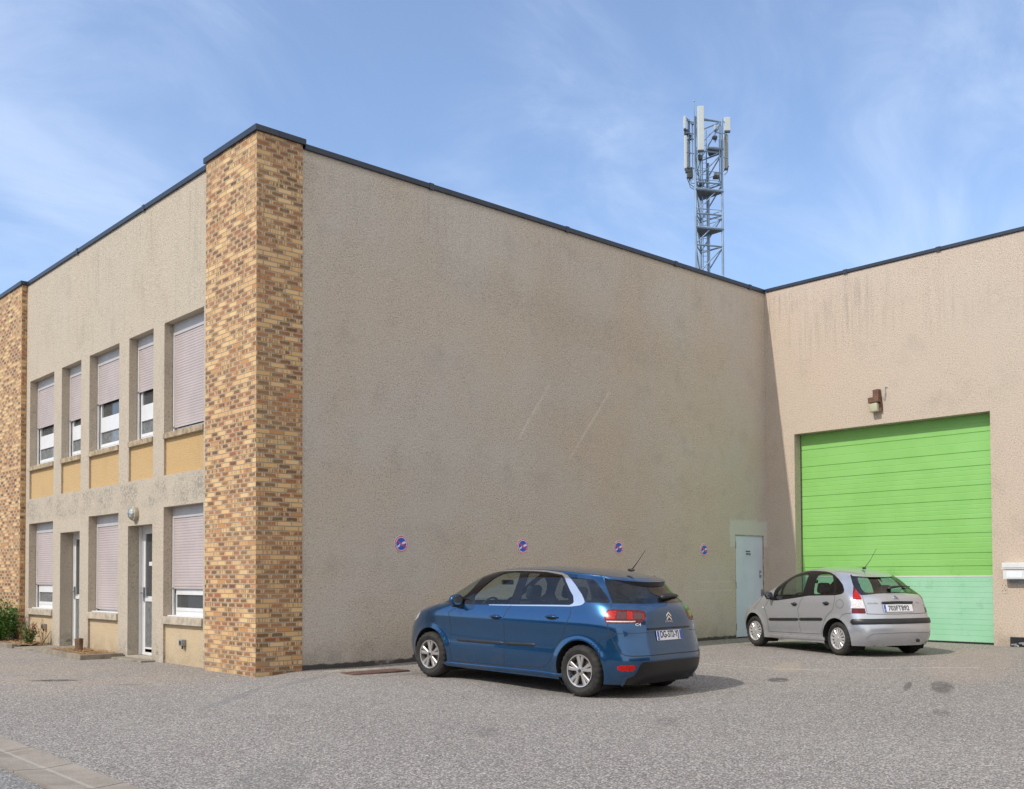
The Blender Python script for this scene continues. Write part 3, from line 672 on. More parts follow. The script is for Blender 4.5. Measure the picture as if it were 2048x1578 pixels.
# niche at the foot of the wing wall
nv = empty('wall_niche', (L, -5.6, .03), 'black square service niche with pipes at the foot of the wall under the letterbox', 'wall niche')
b = MB(); b.box(L - .02, L - .003, -5.95, -5.25, .02, .245, bev=.004); wadd(b, 'niche_frame', m_blackrub, nv)
b = MB()
for y, z in ((-5.36, .10), (-5.50, .13), (-5.66, .09)): b.tube([(L - .035, y + .08, z), (L - .045, y, z + .01), (L - .035, y - .05, z - .03)], .018, 8); b.lathe([(0, -.06), (.03, -.06), (.03, -.03), (0, -.03)], 14, 'x', (L, y, z))
wadd(b, 'pipe', m_metal, nv)
# little grey outlet boxes in the ochre panels
for (y, z, l) in ((2.62, .37, 'small grey outlet box on the ochre panel nearest the brick pillar'), (9.22, .42, 'small grey outlet box on the far ochre panel behind the small shrub')):
    e = empty('outlet_box', (RX, y, z), l, 'outlet box', 'grey outlet boxes on the ochre panels')
    b = MB(); b.box(RX - .04, RX + .038, y - .055, y + .055, z - .05, z + .05, bev=.006); wadd(b, 'housing', m_metal, e)
    b = MB(); b.box(RX - .045, RX - .0405, y - .03, y + .03, z - .03, z + .03); b.tube([(RX - .01, y - .02, z - .05), (RX - .01, y - .02, z - .10)], .014, 8); wadd(b, 'grille', m_blackrub, e)
# iron cover in the asphalt
mh = MB(); z = g1(1.5, -.75) + .006; mh.box(1.0, 2.0, -.95, -.55, z - .05, z + .006, bev=.003)
for i in range(9): mh.box(1.05 + i * .105, 1.11 + i * .105, -.92, -.58, z + .006, z + .009)
tag(mh.build('manhole_cover', plain('iron_cover', (.15, .085, .07), .75, .2, .3, 8)), 'rusty rectangular iron cover in the asphalt at the foot of the brick corner', 'manhole cover')

# ------------------------------------------------------------------ planting bed
def strip(name, pts, w, h, dz=0., mat=m_concrete):
    b = MB(); 
    for i in range(len(pts) - 1):
        (xa, ya), (xb, yb) = pts[i], pts[i + 1]; n = max(1, int(math.hypot(xb - xa, yb - ya) / 1.0))
        d = Vector((xb - xa, yb - ya, 0)).normalized(); nn = Vector((-d.y, d.x, 0)) * w / 2
        for k in range(n):
            p = Vector((xa, ya, 0)).lerp(Vector((xb, yb, 0)), k / n) + d * .004; q = Vector((xa, ya, 0)).lerp(Vector((xb, yb, 0)), (k + 1) / n) - d * .004
            zp, zq = g1(p.x, p.y) + dz, g1(q.x, q.y) + dz; j = random.uniform(-.006, .006)
            c = [p - nn, p + nn, q + nn, q - nn]; zz = [zp, zp, zq, zq]
            vs = [(v.x + j, v.y, z_ - .1) for v, z_ in zip(c, zz)] + [(v.x + j, v.y, z_ + h + j * .5) for v, z_ in zip(c, zz)]
            b.add(vs, [(0, 1, 5, 4), (1, 2, 6, 5), (2, 3, 7, 6), (3, 0, 4, 7), (4, 5, 6, 7)])
    return b.build(name, mat)
tag(strip('kerb', [(.09, 5.0), (-.56, 5.02)], .10, .085), 'short concrete kerb closing the near end of the planting bed beside the glazed door', 'kerb', 'concrete kerbs round the planting beds')
tag(strip('kerb', [(-.60, 4.975), (-.60, 7.05)], .10, .085), 'long concrete kerb along the front of the near planting bed with the tree stump', 'kerb', 'concrete kerbs round the planting beds')
tag(strip('kerb', [(-.60, 8.75), (-.60, 15.0)], .10, .085), 'concrete kerb in front of the two shrubs at the left edge', 'kerb', 'concrete kerbs round the planting beds')
tag(sheet('soil', -.55, RX, 5.05, 7.1, .06, m_soil, .08, .08, lambda X, Y: .02 * np.sin(X * 23 + Y * 9) * np.sin(Y * 14) + .012 * np.sin(Y * 41 + X * 31)), kind='structure')
tag(sheet('soil', -.55, RX, 8.7, 15, .06, m_soil, .08, .08, lambda X, Y: .02 * np.sin(X * 21 + Y * 11) * np.sin(Y * 13) + .012 * np.sin(Y * 37 + X * 29)), kind='structure')
b = MB(); b.box(-.62, RX + .3, 7.09, 8.71, -.1, .055, bev=.006); tag(b.build('path', m_concrete), kind='structure')
b = MB(); b.box(-.14, RX + .3, 3.66, 4.93, -.1, .03, bev=.008); tag(b.build('doorstep', m_concrete), 'worn concrete step below the right glazed door', 'doorstep')
# dry leaves and chips on the soil
m_litter = plain('dry_leaf', (.42, .27, .13), .8, 0, .5, 40)
b = MB()
for i in range(1500):
    y = random.uniform(5.08, 7.05) if random.random() < .6 else random.uniform(8.75, 12); x = random.uniform(-.54, .09); z = g1(x, y) + .075 + random.uniform(0, .02); s_ = random.uniform(.008, .026); a = random.uniform(0, 6.3)
    p = [Vector((math.cos(a + t) * s_ * r, math.sin(a + t) * s_ * r * .6, random.uniform(0, .012))) for t, r in ((0, 1), (1.57, .7), (3.14, 1), (4.71, .7))]
    b.add([(x + q.x, y + q.y, z + q.z) for q in p], [(0, 1, 2, 3)])
tag(b.build('leaf_litter', m_litter, fix=False), 'dry brown leaves and bark chips strewn over the planting bed soil', 'leaf litter', kind='stuff')
def leafmat(name, cols, tr=.25):
    m = M(name, .45); P = m.pos() and m.geo.outputs['Position']
    c = m.mix(m.noise(P, 14, 2).sm(.35, .65), cols[0], cols[1]); c = m.mix(m.noise(P, 4, 2).sm(.5, .7), c, cols[2]); m.color(c)
    return m.m
m_leafg = leafmat('leaf_green', [(.035, .11, .012), (.09, .20, .02), (.055, .14, .02)]); m_leafr = leafmat('leaf_mixed', [(.05, .12, .015), (.14, .17, .03), (.26, .06, .03)])
m_bark = plain('bark', (.16, .10, .06), .9, 0, .3, 14, .006)
def shrub(name, c, rx, rz, n, ls, m, label, stems, seed, upright=0.):
    rr = random.Random(seed); e = empty(name, (c[0], c[1], c[2]), label, 'shrub')
    b = MB(); s = MB()
    tips = []
    for k in range(stems):
        a = rr.uniform(0, 6.28); r = rx * rr.uniform(.3, .95); h = rz * rr.uniform(.9, 2.0) * (1 - .35 * (r / rx))
        p0 = Vector((c[0] + .03 * math.cos(a), c[1] + .03 * math.sin(a), c[2] - .03)); p2 = Vector((c[0] + r * math.cos(a), c[1] + r * math.sin(a), c[2] + h)); p1 = p0.lerp(p2, .5) + Vector((0, 0, .12 * h))
        s.tube([p0, p1, p2], .006, 5, radii=[.008, .005, .002]); tips.append((p0, p1, p2))
    for i in range(n):
        p0, p1, p2 = rr.choice(tips); t = rr.uniform(.15, 1.05); q = p0.lerp(p1, t * 2) if t < .5 else p1.lerp(p2, t * 2 - 1)
        sp = rx * (.28 - upright * .2); q = q + Vector((rr.gauss(0, sp), rr.gauss(0, sp), rr.gauss(0, sp * .7)))
        if q.z < c[2] + .01: q.z = c[2] + rr.uniform(.01, .15)
        if q.x > -.015: q.x = -.015 - rr.uniform(0, .05)
        n_ = Vector((rr.gauss(-.2, .7), rr.gauss(0, .7), rr.gauss(.7, .5))).normalized(); a = n_.cross(Vector((rr.random(), rr.random(), rr.random() + .01))).normalized(); d = n_.cross(a); l = ls * rr.uniform(.6, 1.3); w = l * .45
        b.add([q - a * l, q - a * l * .1 + d * w + n_ * l * .12, q + a * l - n_ * l * .15, q - a * l * .1 - d * w + n_ * l * .12], [(0, 1, 2), (0, 2, 3)])
    for bb, nm, mt in ((b, 'foliage', m), (s, 'stem', m_bark)): o = bb.build(nm, mt, e, fix=False); o.location = -Vector(e.location)
shrub('shrub', (-.42, 10.75, .09), .50, .50, 6500, .030, m_leafg, 'dense dark green shrub in front of the far brick pillar at the left edge', 26, 3)
shrub('shrub', (-.28, 8.95, .08), .17, .29, 900, .022, m_leafr, 'small shrub with reddish young leaves in front of the far ochre panel', 14, 5, .4)
# stump and twigs
b = MB(); sx, sy = -.22, 6.28; z = .06
prof = [(.085, 0), (.072, .08), (.066, .17), (.070, .24)]
b.lathe([(r * 1.0, h) for r, h in prof] + [(.03, .25), (0, .22)], 14, 'z', (sx, sy, z), wob=lambda j, k: .012 * math.sin(k * 2.1 + j))
tag(smoothshade(b.build('tree_stump', m_bark)), 'short sawn-off brown tree stump in the near planting bed', 'tree stump')
def twig(pts, label):
    b = MB(); b.tube(pts, .008, 6, radii=[.010 - .0015 * i for i in range(len(pts))]); return tag(b.build('twig', m_bark), label, 'twig')
twig([(-.05, 6.62, .06), (-.0, 6.72, .13), (.03, 6.80, .22), (.06, 6.84, .27)], 'bare dry twig leaning on the pier beside the stump')
twig([(-.1, 8.75, .06), (-.02, 8.68, .20), (.04, 8.60, .34)], 'bare dry twig leaning on the pier between the far panel and the path')
for i, (yy, h) in enumerate(((8.92, .50), (9.05, .36))):
    rr = random.Random(40 + i); b = MB()
    for k in range(5): b.tube([(.02, yy, .05), (.02 + rr.uniform(-.05, .04), yy + rr.uniform(-.06, .06), .05 + h * .6), (rr.uniform(-.05, .06), yy + rr.uniform(-.12, .12), .05 + h * rr.uniform(.7, 1.1))], .004, 4)
    tag(b.build('dead_weed', plain('straw_%d' % i, (.30, .19, .09), .9, 0, .3, 20)), ('tall' if i == 0 else 'shorter') + ' clump of dead brown weed stalks against the far ochre panel', 'weed')

# ------------------------------------------------------------------ lattice mast
E1 = Vector((.74, -.6725, 0)).normalized(); E2 = Vector((.6725, .74, 0)).normalized(); MP = Vector((34.95, 18.13, 0))
m_mast = plain('mast_steel', (.22, .31, .42), .5, .3, .2, 1.2); m_mastdark = plain('mast_grating', (.09, .105, .12), .8, 0, .2); m_ant = plain('antenna_radome', (.50, .55, .56), .45, 0, .04, .8); m_ant2 = plain('antenna_radome_grey', (.27, .31, .31), .45, 0, .06, .8); m_rru = plain('radio_unit', (.05, .055, .06), .6, 0, .2)
mast = empty('radio_mast', MP, 'tall blue-grey lattice telecom mast with pale panel antennas behind the roof', 'radio mast')
def mp_(a, d, z): return MP + E1 * a + E2 * d + Vector((0, 0, z))
def pxa(px): return (px - 1421) * .02514
def pyz(py): return 1.41 + (1140 - py) * .02514
legs = {'A': (-.705, 0), 'B': (.705, .35), 'D': (-.22, 1.35)}
def madd(b, name, m): o = b.build(name, m, mast); o.location = -Vector(mast.location); return o
for k, (a, d) in legs.items():
    b = MB(); b.tube([mp_(a, d, -.2), mp_(a, d, 24.6 if k != 'D' else 24.3)], .06, 8); madd(b, 'mast_leg', m_mast)
b = MB(); lv = [pyz(541) + 1.6 * k for k in range(-10, 6)]
for i, z in enumerate(lv):
    if z > 24.7: break
    for p, q in (('A', 'B'), ('B', 'D'), ('D', 'A')):
        (a1, d1), (a2, d2) = legs[p], legs[q]
        b.tube([mp_(a1, d1, z), mp_(a2, d2, z)], .042, 6)
        if i + 1 < len(lv) and lv[i + 1] < 24.8:
            if (p, q) != ('B', 'D'): b.tube([mp_(a1, d1, z + .05), mp_(a2, d2, z + 1.55)], .034, 6)
            else: b.tube([mp_(a2, d2, z + .05), mp_(a1, d1, z + 1.55)], .034, 6)
b.tube([mp_(*legs['A'], 24.55), mp_(*legs['B'], 24.45)], .05, 6); madd(b, 'bracing', m_mast)
b = MB()
for a in (pxa(1412), pxa(1420.5)): b.tube([mp_(a, .7, 0), mp_(a, .7, 24.2)], .03, 6)
z = .3
while z < 24: b.tube([mp_(pxa(1412), .7, z), mp_(pxa(1420.5), .7, z)], .014, 5); z += .3
b.tube([mp_(pxa(1424), .75, 0), mp_(pxa(1424), .75, 22.5)], .07, 6); b.tube([mp_(pxa(1408), 1.1, 0), mp_(pxa(1408), 1.1, 23.2)], .02, 5); madd(b, 'ladder', m_mast)
for z, full in ((pyz(446), 1), (pyz(369), 1), (pyz(283), .5)):
    b = MB(); tri = [(-.72, -.05), (.75, .33), (-.2, 1.4)] if full == 1 else [(-.05, .12), (.75, .33), (.2, 1.0)]
    vs = [mp_(a, d, zz) for zz in (z, z + .05) for a, d in tri]; b.add(vs, [(0, 1, 2), (3, 4, 5), (0, 1, 4, 3), (1, 2, 5, 4), (2, 0, 3, 5)]); o = madd(b, 'platform', m_mastdark)
    b = MB()
    for i in range(3):
        (a1, d1), (a2, d2) = tri[i], tri[(i + 1) % 3]; b.tube([mp_(a1, d1, z + .1), mp_(a2, d2, z + .1)], .07, 6)
        if full == 1:
            for h in (.6, 1.05): b.tube([mp_(a1, d1, z + h), mp_(a2, d2, z + h)], .018, 5)
    madd(b, 'toe_rail', m_mast)
def panel(px0, px1, py0, py1, d, m, tilt=0., dep=.14, yaw=0.):
    a = (pxa(px0) + pxa(px1)) / 2; w = abs(pxa(px1) - pxa(px0)); z = (pyz(py0) + pyz(py1)) / 2; h = abs(pyz(py0) - pyz(py1))
    T = Matrix(((E1.x, E2.x, 0, 0), (E1.y, E2.y, 0, 0), (0, 0, 1, 0), (0, 0, 0, 1))); T = Matrix.Translation(mp_(a, d, z)) @ T @ Matrix.Rotation(yaw, 4, 'Z') @ Matrix.Rotation(tilt, 4, 'X')
    b = MB(); b.box(-w / 2, w / 2, -dep / 2, dep / 2, -h / 2, h / 2, M4=T, bev=.03)
    o = madd(b, 'panel_antenna', m); b2 = MB(); b2.box(-w / 2 + .02, w / 2 - .02, -dep / 2 + .02, dep / 2, -h / 2 - .07, -h / 2, M4=T); q = b2.build('antenna_foot', m_rru, o)
panel(1394, 1407, 207, 296, -.55, m_ant); panel(1370, 1375.5, 217, 243, .0, m_ant, yaw=.2); panel(1371.5, 1377, 255, 322, .1, m_ant, .01); panel(1377.5, 1383, 258, 315, .35, m_ant, 0)
panel(1452.5, 1465, 218, 246, .1, m_ant); panel(1455, 1463, 248, 317, .45, m_ant2); panel(1452, 1454.5, 250, 320, .3, m_ant, dep=.08); panel(1435.5, 1441.5, 225, 235, .6, m_ant)
b = MB()
for px, y0, y1, d in ((1383, 220, 345, .2), (1388, 232, 345, .1), (1391, 183, 330, -.1), (1444, 224, 345, .3), (1449, 232, 330, .3), (1395, 215, 330, -.35), (1380, 222, 262, .1), (1438, 228, 260, .6)): b.tube([mp_(pxa(px), d, pyz(y0)), mp_(pxa(px), d, pyz(y1))], .035 if px != 1391 else .018, 6)
for p, y, q in ((1376, 226, 1391), (1376, 250, 1391), (1376, 290, 1391), (1376, 320, 1392), (1400, 230, 1394), (1400, 290, 1394), (1449, 228, 1459), (1449, 252, 1459), (1449, 300, 1459), (1436, 250, 1449), (1384, 262, 1396), (1384, 232, 1394)): b.tube([mp_(pxa(p), 0, pyz(y)), mp_(pxa(q), .15, pyz(y + 1))], .03, 5)
b.tube([mp_(pxa(1376), .1, pyz(219)), mp_(pxa(1384), .1, pyz(227)), mp_(pxa(1392), .0, pyz(232))], .035, 5); b.sphere(mp_(pxa(1391), -.1, pyz(188)), .045, 8, 6); madd(b, 'mounting_frame', m_mast)
for px0, px1, y0, y1, d in ((1372, 1380, 243, 254, .1), (1374, 1387, 319, 330, .15), (1377, 1388, 330, 341, .15), (1395, 1405, 300, 309, -.2), (1431, 1441, 250, 255, .5), (1432, 1444, 331, 337, .5), (1406, 1415, 340, 347, .8), (1383, 1388, 252, 262, .2)):
    b = MB(); a0, a1 = pxa(px0), pxa(px1); T = Matrix(((E1.x, E2.x, 0, mp_(0, 0, 0).x), (E1.y, E2.y, 0, mp_(0, 0, 0).y), (0, 0, 1, 0), (0, 0, 0, 1)))
    b.box(a0, a1, d - .1, d + .1, pyz(y1), pyz(y0), M4=T, bev=.03); madd(b, 'radio_unit', m_rru)
b = MB(); a0 = pxa(1431); b.box(pxa(1434), pxa(1444), .4, .6, pyz(331), pyz(324), M4=T, bev=.02); madd(b, 'radio_unit', m_ant2)
b = MB(); rr = random.Random(9)
for (pa, ya, pb, yb) in ((1376, 340, 1391, 360), (1380, 341, 1393, 365), (1385, 341, 1393, 352), (1437, 337, 1440, 350), (1441, 337, 1446, 352), (1433, 255, 1436, 264), (1437, 255, 1434, 264), (1459, 318, 1452, 335), (1461, 317, 1450, 328), (1457, 246, 1452, 262), (1400, 297, 1394, 325), (1403, 309, 1396, 326), (1410, 347, 1412, 360), (1378, 254, 1384, 270)):
    p, q = mp_(pxa(pa), .1, pyz(ya)), mp_(pxa(pb), .1, pyz(yb)); mid = p.lerp(q, .5) + E1 * rr.uniform(-.12, .12) - Vector((0, 0, rr.uniform(.05, .2))); b.tube([p, p.lerp(mid, .6) - Vector((0, 0, .05)), mid, q], .018, 5)
madd(b, 'feeder_cable', m_rru)
# ------------------------------------------------------------------ cars
def interp(t,v): return np.interp(v,t[0],t[1])
def smoothtab(z,vals):
    # smooth a table by cubic resample
    z=np.array(z,float);vals=np.array(vals,float)
    m=np.gradient(vals,z)
    zz=np.linspace(z[0],z[-1],200); k=np.clip(np.searchsorted(z,zz,side='right')-1,0,len(z)-2)
    h=z[k+1]-z[k];t=(zz-z[k])/h
    o=(2*t**3-3*t**2+1)*vals[k]+(t**3-2*t**2+t)*h*m[k]+(-2*t**3+3*t**2)*vals[k+1]+(t**3-t**2)*h*m[k+1]
    return zz,o
class Body:
    def __init__(s,z,Xr,Xf,w,nr,nf,xmr,xmf,ar,af,drop,dropz,arch,flare):
        s.Xr=smoothtab(z,Xr);s.Xf=smoothtab(z,Xf);s.w=smoothtab(z,w);s.nr=smoothtab(z,nr);s.nf=smoothtab(z,nf)
        s.xmr0=xmr;s.xmf0=xmf;s.ar=ar;s.af=af;s.dc,s.dx0=drop;s.dz=dropz;s.arch=arch;s.flare=flare
    def ends(s,v):
        Xr=interp(s.Xr,v);Xf=interp(s.Xf,v)
        return Xr,Xf,np.maximum(s.xmr0,Xr+s.ar),np.minimum(s.xmf0,Xf-s.af)
    def drop(s,x,v):
        t=np.clip((v-s.dz[0])/(s.dz[1]-s.dz[0]),0,1);t=t*t*(3-2*t)
        return s.dc*(x-s.dx0)**2*t
    def __call__(s,S,v):
        S=np.asarray(S,float);v=np.asarray(v,float)
        Xr,Xf,xr,xf=s.ends(v);W=interp(s.w,v)
        x=xr+(np.clip(S,-1,1)+1)/2*(xf-xr);y=W+0*x
        for sg,n,a,xm in ((-1,interp(s.nr,v),xr-Xr,xr),(1,interp(s.nf,v),Xf-xf,xf)):
            ps=np.clip(sg*S-1,0,math.pi/2);c=np.clip(np.cos(ps),0,1);sn=np.sin(ps)
            rr=(c**n+sn**n)**(-1/n)
            m=ps>0
            x=np.where(m,xm+sg*a*rr*sn,x);y=np.where(m,W*rr*c,y)
        y=y*(1-.012*((x+.1)/1.3)**2*(np.abs(x)<3))
        z=v-s.drop(x,v)
        for ax,az,R in s.arch:
            d=np.hypot(x-ax,z-az)
            y=y+s.flare*np.exp(-((d-R)/.05)**2)*(y>.5)*np.clip((y-.5)/.2,0,1)
        return np.stack([x,y,z],-1)
    def normal(s,S,v):
        e=1e-4
        a=s(S+e,v)-s(S-e,v);b=s(S,v+e)-s(S,v-e)
        n=np.cross(b,a);n=n/np.maximum(np.linalg.norm(n,axis=-1,keepdims=True),1e-12)
        return n
    def inv(s,x,z,q0=None):
        # side view (x,z) -> (S,v)
        v=z+0.0
        for _ in range(12): v=z+s.drop(x,v)
        Xr,Xf,xr,xf=[float(a) for a in s.ends(v)]
        if xr<=x<=xf: return (2*(x-xr)/(xf-xr)-1,v)
        sg=-1 if x<xr else 1
        lo,hi=0,math.pi/2
        for _ in range(40):
            m=(lo+hi)/2
            X=float(s(sg*(1+m),v)[0])
            if sg*X<sg*x: lo=m
            else: hi=m
        return (sg*(1+lo),v)
    def invy(s,y,z,sg=-1):
        # end view (y>=0,z) -> (S,v)
        v=z
        for it in range(8):
            lo,hi=0,math.pi/2
            for _ in range(30):
                m=(lo+hi)/2
                if float(s(sg*(1+m),v)[1])>y: lo=m
                else: hi=m
            P=s(sg*(1+lo),v); v=v+(z-float(P[2]))
        return (sg*(1+lo),v)
def blue_body():
    z =[.16,.30,.45,.60,.75,.90,1.00,1.08,1.18,1.30,1.40,1.48,1.56]
    Xr=[-2.03,-2.15,-2.19,-2.17,-2.13,-2.10,-2.09,-2.07,-2.02,-1.95,-1.89,-1.84,-1.78]
    Xf=[2.14,2.24,2.275,2.27,2.20,2.03,1.76,1.42,1.28,1.11,.94,.75,.44]
    w =[.86,.888,.908,.905,.909,.918,.900,.875,.84,.785,.73,.68,.61]
    nr=[4.3,4.5,4.6,4.5,4.3,4.1,3.8,3.4,3.2,3.0,2.9,2.8,2.6]
    nf=[2.7,2.7,2.7,2.7,2.7,2.7,2.9,3.2,3.6,3.8,3.8,3.8,3.6]
    return Body(z,Xr,Xf,w,nr,nf,-1.25,1.2,.72,.75,(.04,-.2),(1.05,1.45),[(-1.3925,.326,.375),(1.3925,.326,.375)],.014)
def silver_body():
    z =[.16,.28,.40,.55,.68,.80,.90,1.00,1.10,1.20,1.30,1.38,1.45]
    Xr=[-1.81,-1.88,-1.905,-1.89,-1.84,-1.80,-1.77,-1.73,-1.67,-1.59,-1.49,-1.39,-1.26]
    Xf=[1.87,1.96,2.01,2.00,1.90,1.70,1.48,1.22,1.06,.89,.70,.50,.20]
    w =[.80,.825,.84,.845,.845,.837,.828,.805,.775,.735,.685,.63,.56]
    nr=[3.8,4,4.1,4.0,3.9,3.8,3.7,3.6,3.5,3.4,3.3,3.2,2.8]
    nf=[2.7,2.7,2.7,2.7,2.7,2.7,2.9,3.1,3.2,3.2,3.2,3.2,3.1]
    return Body(z,Xr,Xf,w,nr,nf,-1.1,1.1,.65,.7,(.075,-.15),(.95,1.35),[(-1.23,.292,.345),(1.23,.292,.345)],.016)

EPS = -1 - math.pi / 2
def chaikin(p, n=1):
    for _ in range(n):
        q = []
        for i in range(len(p)):
            a, b = p[i], p[(i + 1) % len(p)]; q += [(a[0] * .75 + b[0] * .25, a[1] * .75 + b[1] * .25), (a[0] * .25 + b[0] * .75, a[1] * .25 + b[1] * .75)]
        p = q
    return p
def clampS(p): return [(max(EPS, min(-EPS, a)), b) for a, b in p]
def dens(p, ds=.05, closed=True):
    out = []
    for i in range(len(p) if closed else len(p) - 1):
        a, b = p[i], p[(i + 1) % len(p)]; n = max(1, int(math.hypot((a[0] - b[0]) * .75, a[1] - b[1]) / ds))
        out += [(a[0] + (b[0] - a[0]) * k / n, a[1] + (b[1] - a[1]) * k / n) for k in range(n)]
    if not closed: out.append(p[-1])
    return out
def inpoly(x, y, P):
    c = np.zeros(x.shape, bool); n = len(P)
    for i in range(n):
        (x1, y1), (x2, y2) = P[i], P[i - 1]
        if y1 == y2: continue
        c ^= ((y1 > y) != (y2 > y)) & (x < (x2 - x1) * (y - y1) / (y2 - y1) + x1)
    return c
def car_shell(B, regions, v0, V1, grid=(.035, .022)):
    """regions: ordered (name, polygon); returns dict name -> (verts Nx3, normals, tris) for both halves, grouping triangles by region"""
    S = np.arange(EPS, -EPS + 1e-6, (-2 * EPS) / round(-2 * EPS / grid[0])); Vv = np.arange(v0, V1 + 1e-6, (V1 - v0) / round((V1 - v0) / grid[1]))
    pts = [(float(s), float(v)) for v in Vv for s in S]
    segs = []
    for nme, poly in regions:
        p = clampS(dens(poly)); i0 = len(pts); pts += p; segs += [(i0 + i, i0 + (i + 1) % len(p)) for i in range(len(p))]
    res = delaunay_2d_cdt([Vector((a * .75, b)) for a, b in pts], segs, [], 0, 1e-4)
    vs = np.array([(v.x / .75, v.y) for v in res[0]]); tr = np.array([t for t in res[2] if len(t) == 3])
    cen = vs[tr].mean(1); lab = np.full(len(tr), -1)
    ok = (cen[:, 1] > v0) & (cen[:, 1] < V1)
    for i, (nme, poly) in enumerate(regions):
        m = inpoly(cen[:, 0], cen[:, 1], clampS(poly)) & (lab == -1); lab[m] = i
    P = B(vs[:, 0], vs[:, 1]); Nn = B.normal(vs[:, 0], vs[:, 1])
    ctr = np.abs(np.abs(vs[:, 0]) + EPS) < 2e-3; P[ctr, 1] = 0; Nn[ctr, 1] = 0
    # keep triangle winding outward
    fn = np.cross(P[tr[:, 1]] - P[tr[:, 0]], P[tr[:, 2]] - P[tr[:, 0]]); fl = (fn * Nn[tr[:, 0]]).sum(1) < 0; tr[fl] = tr[fl][:, ::-1]
    area = np.linalg.norm(fn, axis=1); good = ok & (area > 1e-9)
    out = {}
    for i in range(-1, len(regions)):
        nme = 'body' if i < 0 else regions[i][0]; out.setdefault(nme, []).append(tr[good & (lab == i)])
    return P, Nn, {k: np.concatenate(v) for k, v in out.items()}, vs
def shell_obj(name, P, Nn, tris, mat, parent, off=0., sides=(1, -1), extra=None, mi=0):
    used = np.unique(tris); mp = -np.ones(len(P), int); mp[used] = np.arange(len(used)); vs = []; ns = []; fs = []; mis = []
    cen = np.abs(P[used, 1]) < 1e-9; tab = {}
    for sd in sides:
        p = P[used] + Nn[used] * off; n = Nn[used].copy(); p = p * [1, sd, 1]; n = n * [1, sd, 1]; idx = np.zeros(len(used), int)
        for i in range(len(used)):
            if cen[i] and i in tab: idx[i] = tab[i]; continue
            idx[i] = len(vs); vs.append(p[i].tolist()); ns.append(n[i].tolist())
            if cen[i]: tab[i] = idx[i]
        t = idx[mp[tris]]
        if sd < 0: t = t[:, ::-1]
        fs += t.tolist()
    mis = [0] * len(fs)
    if extra:
        for ev, en, ef, em in extra: o = len(vs); vs += ev; ns += en; fs += [tuple(i + o for i in f) for f in ef]; mis += [em] * len(ef)
    me = bpy.data.meshes.new(name); me.from_pydata(vs, [], fs); me.polygons.foreach_set('material_index', mis); o = link(name, me, mat, parent, True)
    me.normals_split_custom_set_from_vertices([tuple(n) for n in ns]); return o
def ribbon(B, pts, w=.007, lift=.0012, closed=False, sd=1):
    """thin dark joint following the surface; pts in (S,v)"""
    p = dens(clampS(pts), .02, closed); 
    if closed: p = p + [p[0]]
    a = np.array(p); P = B(a[:, 0], a[:, 1]); Nn = B.normal(a[:, 0], a[:, 1]); T = np.gradient(P, axis=0); T /= np.maximum(np.linalg.norm(T, axis=1, keepdims=True), 1e-9)
    W = np.cross(T, Nn); q = np.concatenate([P + W * w / 2 + Nn * lift, P - W * w / 2 + Nn * lift]); n = len(P)
    nn = np.concatenate([Nn, Nn]) * [1, sd, 1]; q = q * [1, sd, 1]; fs = []
    for i in range(n - 1):
        f = (i, i + 1, n + i + 1, n + i)
        if np.dot(np.cross(q[f[1]] - q[f[0]], q[f[2]] - q[f[0]]), nn[i]) < 0: f = f[::-1]
        fs.append(f)
    return [(q.tolist(), nn.tolist(), fs, 1)]
def roof_extra(B, V1, h, ns=120, nt=14):
    S = np.linspace(EPS, -EPS, ns); R = B(S, np.full(ns, V1)); full = np.concatenate([R, R[::-1] * [1, -1, 1]]); x0 = (R[0, 0] + R[-1, 0]) / 2
    N1 = B.normal(S, np.full(ns, V1)); NF = np.concatenate([N1, N1[::-1] * [1, -1, 1]])
    rows = []
    for t in np.linspace(1, 0, nt):
        x = x0 + (full[:, 0] - x0) * t; y = full[:, 1] * t; z = V1 - B.drop(x, V1) + h * (1 - t ** 2.6); rows.append(np.stack([x, y, z], -1))
    G = np.array(rows); dn = np.cross(np.gradient(G, axis=0), np.gradient(G, axis=1)); nrm = dn / np.maximum(np.linalg.norm(dn, axis=-1, keepdims=True), 1e-9)
    nrm[nrm[..., 2] < 0] *= -1; nrm[-1] = [0, 0, 1]; nrm[0] = nrm[0] * .5 + NF * .5; nrm /= np.linalg.norm(nrm, axis=-1, keepdims=True)
    m = G.shape[1]; fs = [(j * m + i, j * m + (i + 1) % m, (j + 1) * m + (i + 1) % m, (j + 1) * m + i) for j in range(nt - 1) for i in range(m)]
    g_ = G.reshape(-1, 3)
    def up_(f): return np.cross(g_[f[1]] - g_[f[0]], g_[f[2]] - g_[f[0]])[2] + np.cross(g_[f[2]] - g_[f[0]], g_[f[3]] - g_[f[0]])[2] > 0
    fs = [f if up_(f) else f[::-1] for f in fs]
    return (G.reshape(-1, 3).tolist(), nrm.reshape(-1, 3).tolist(), fs, 0)
def frameM(B, S, v, sd=1, lift=0., tiltz=True):
    P = B(S, v); n = B.normal(S, v); P = Vector(P * [1, sd, 1]) + Vector(n * [1, sd, 1]) * lift; n = Vector(n * [1, sd, 1]).normalized()
    xa = Vector((0, 0, 1)).cross(n).normalized(); ya = n.cross(xa)
    return Matrix(((xa.x, ya.x, n.x, P.x), (xa.y, ya.y, n.y, P.y), (xa.z, ya.z, n.z, P.z), (0, 0, 0, 1)))
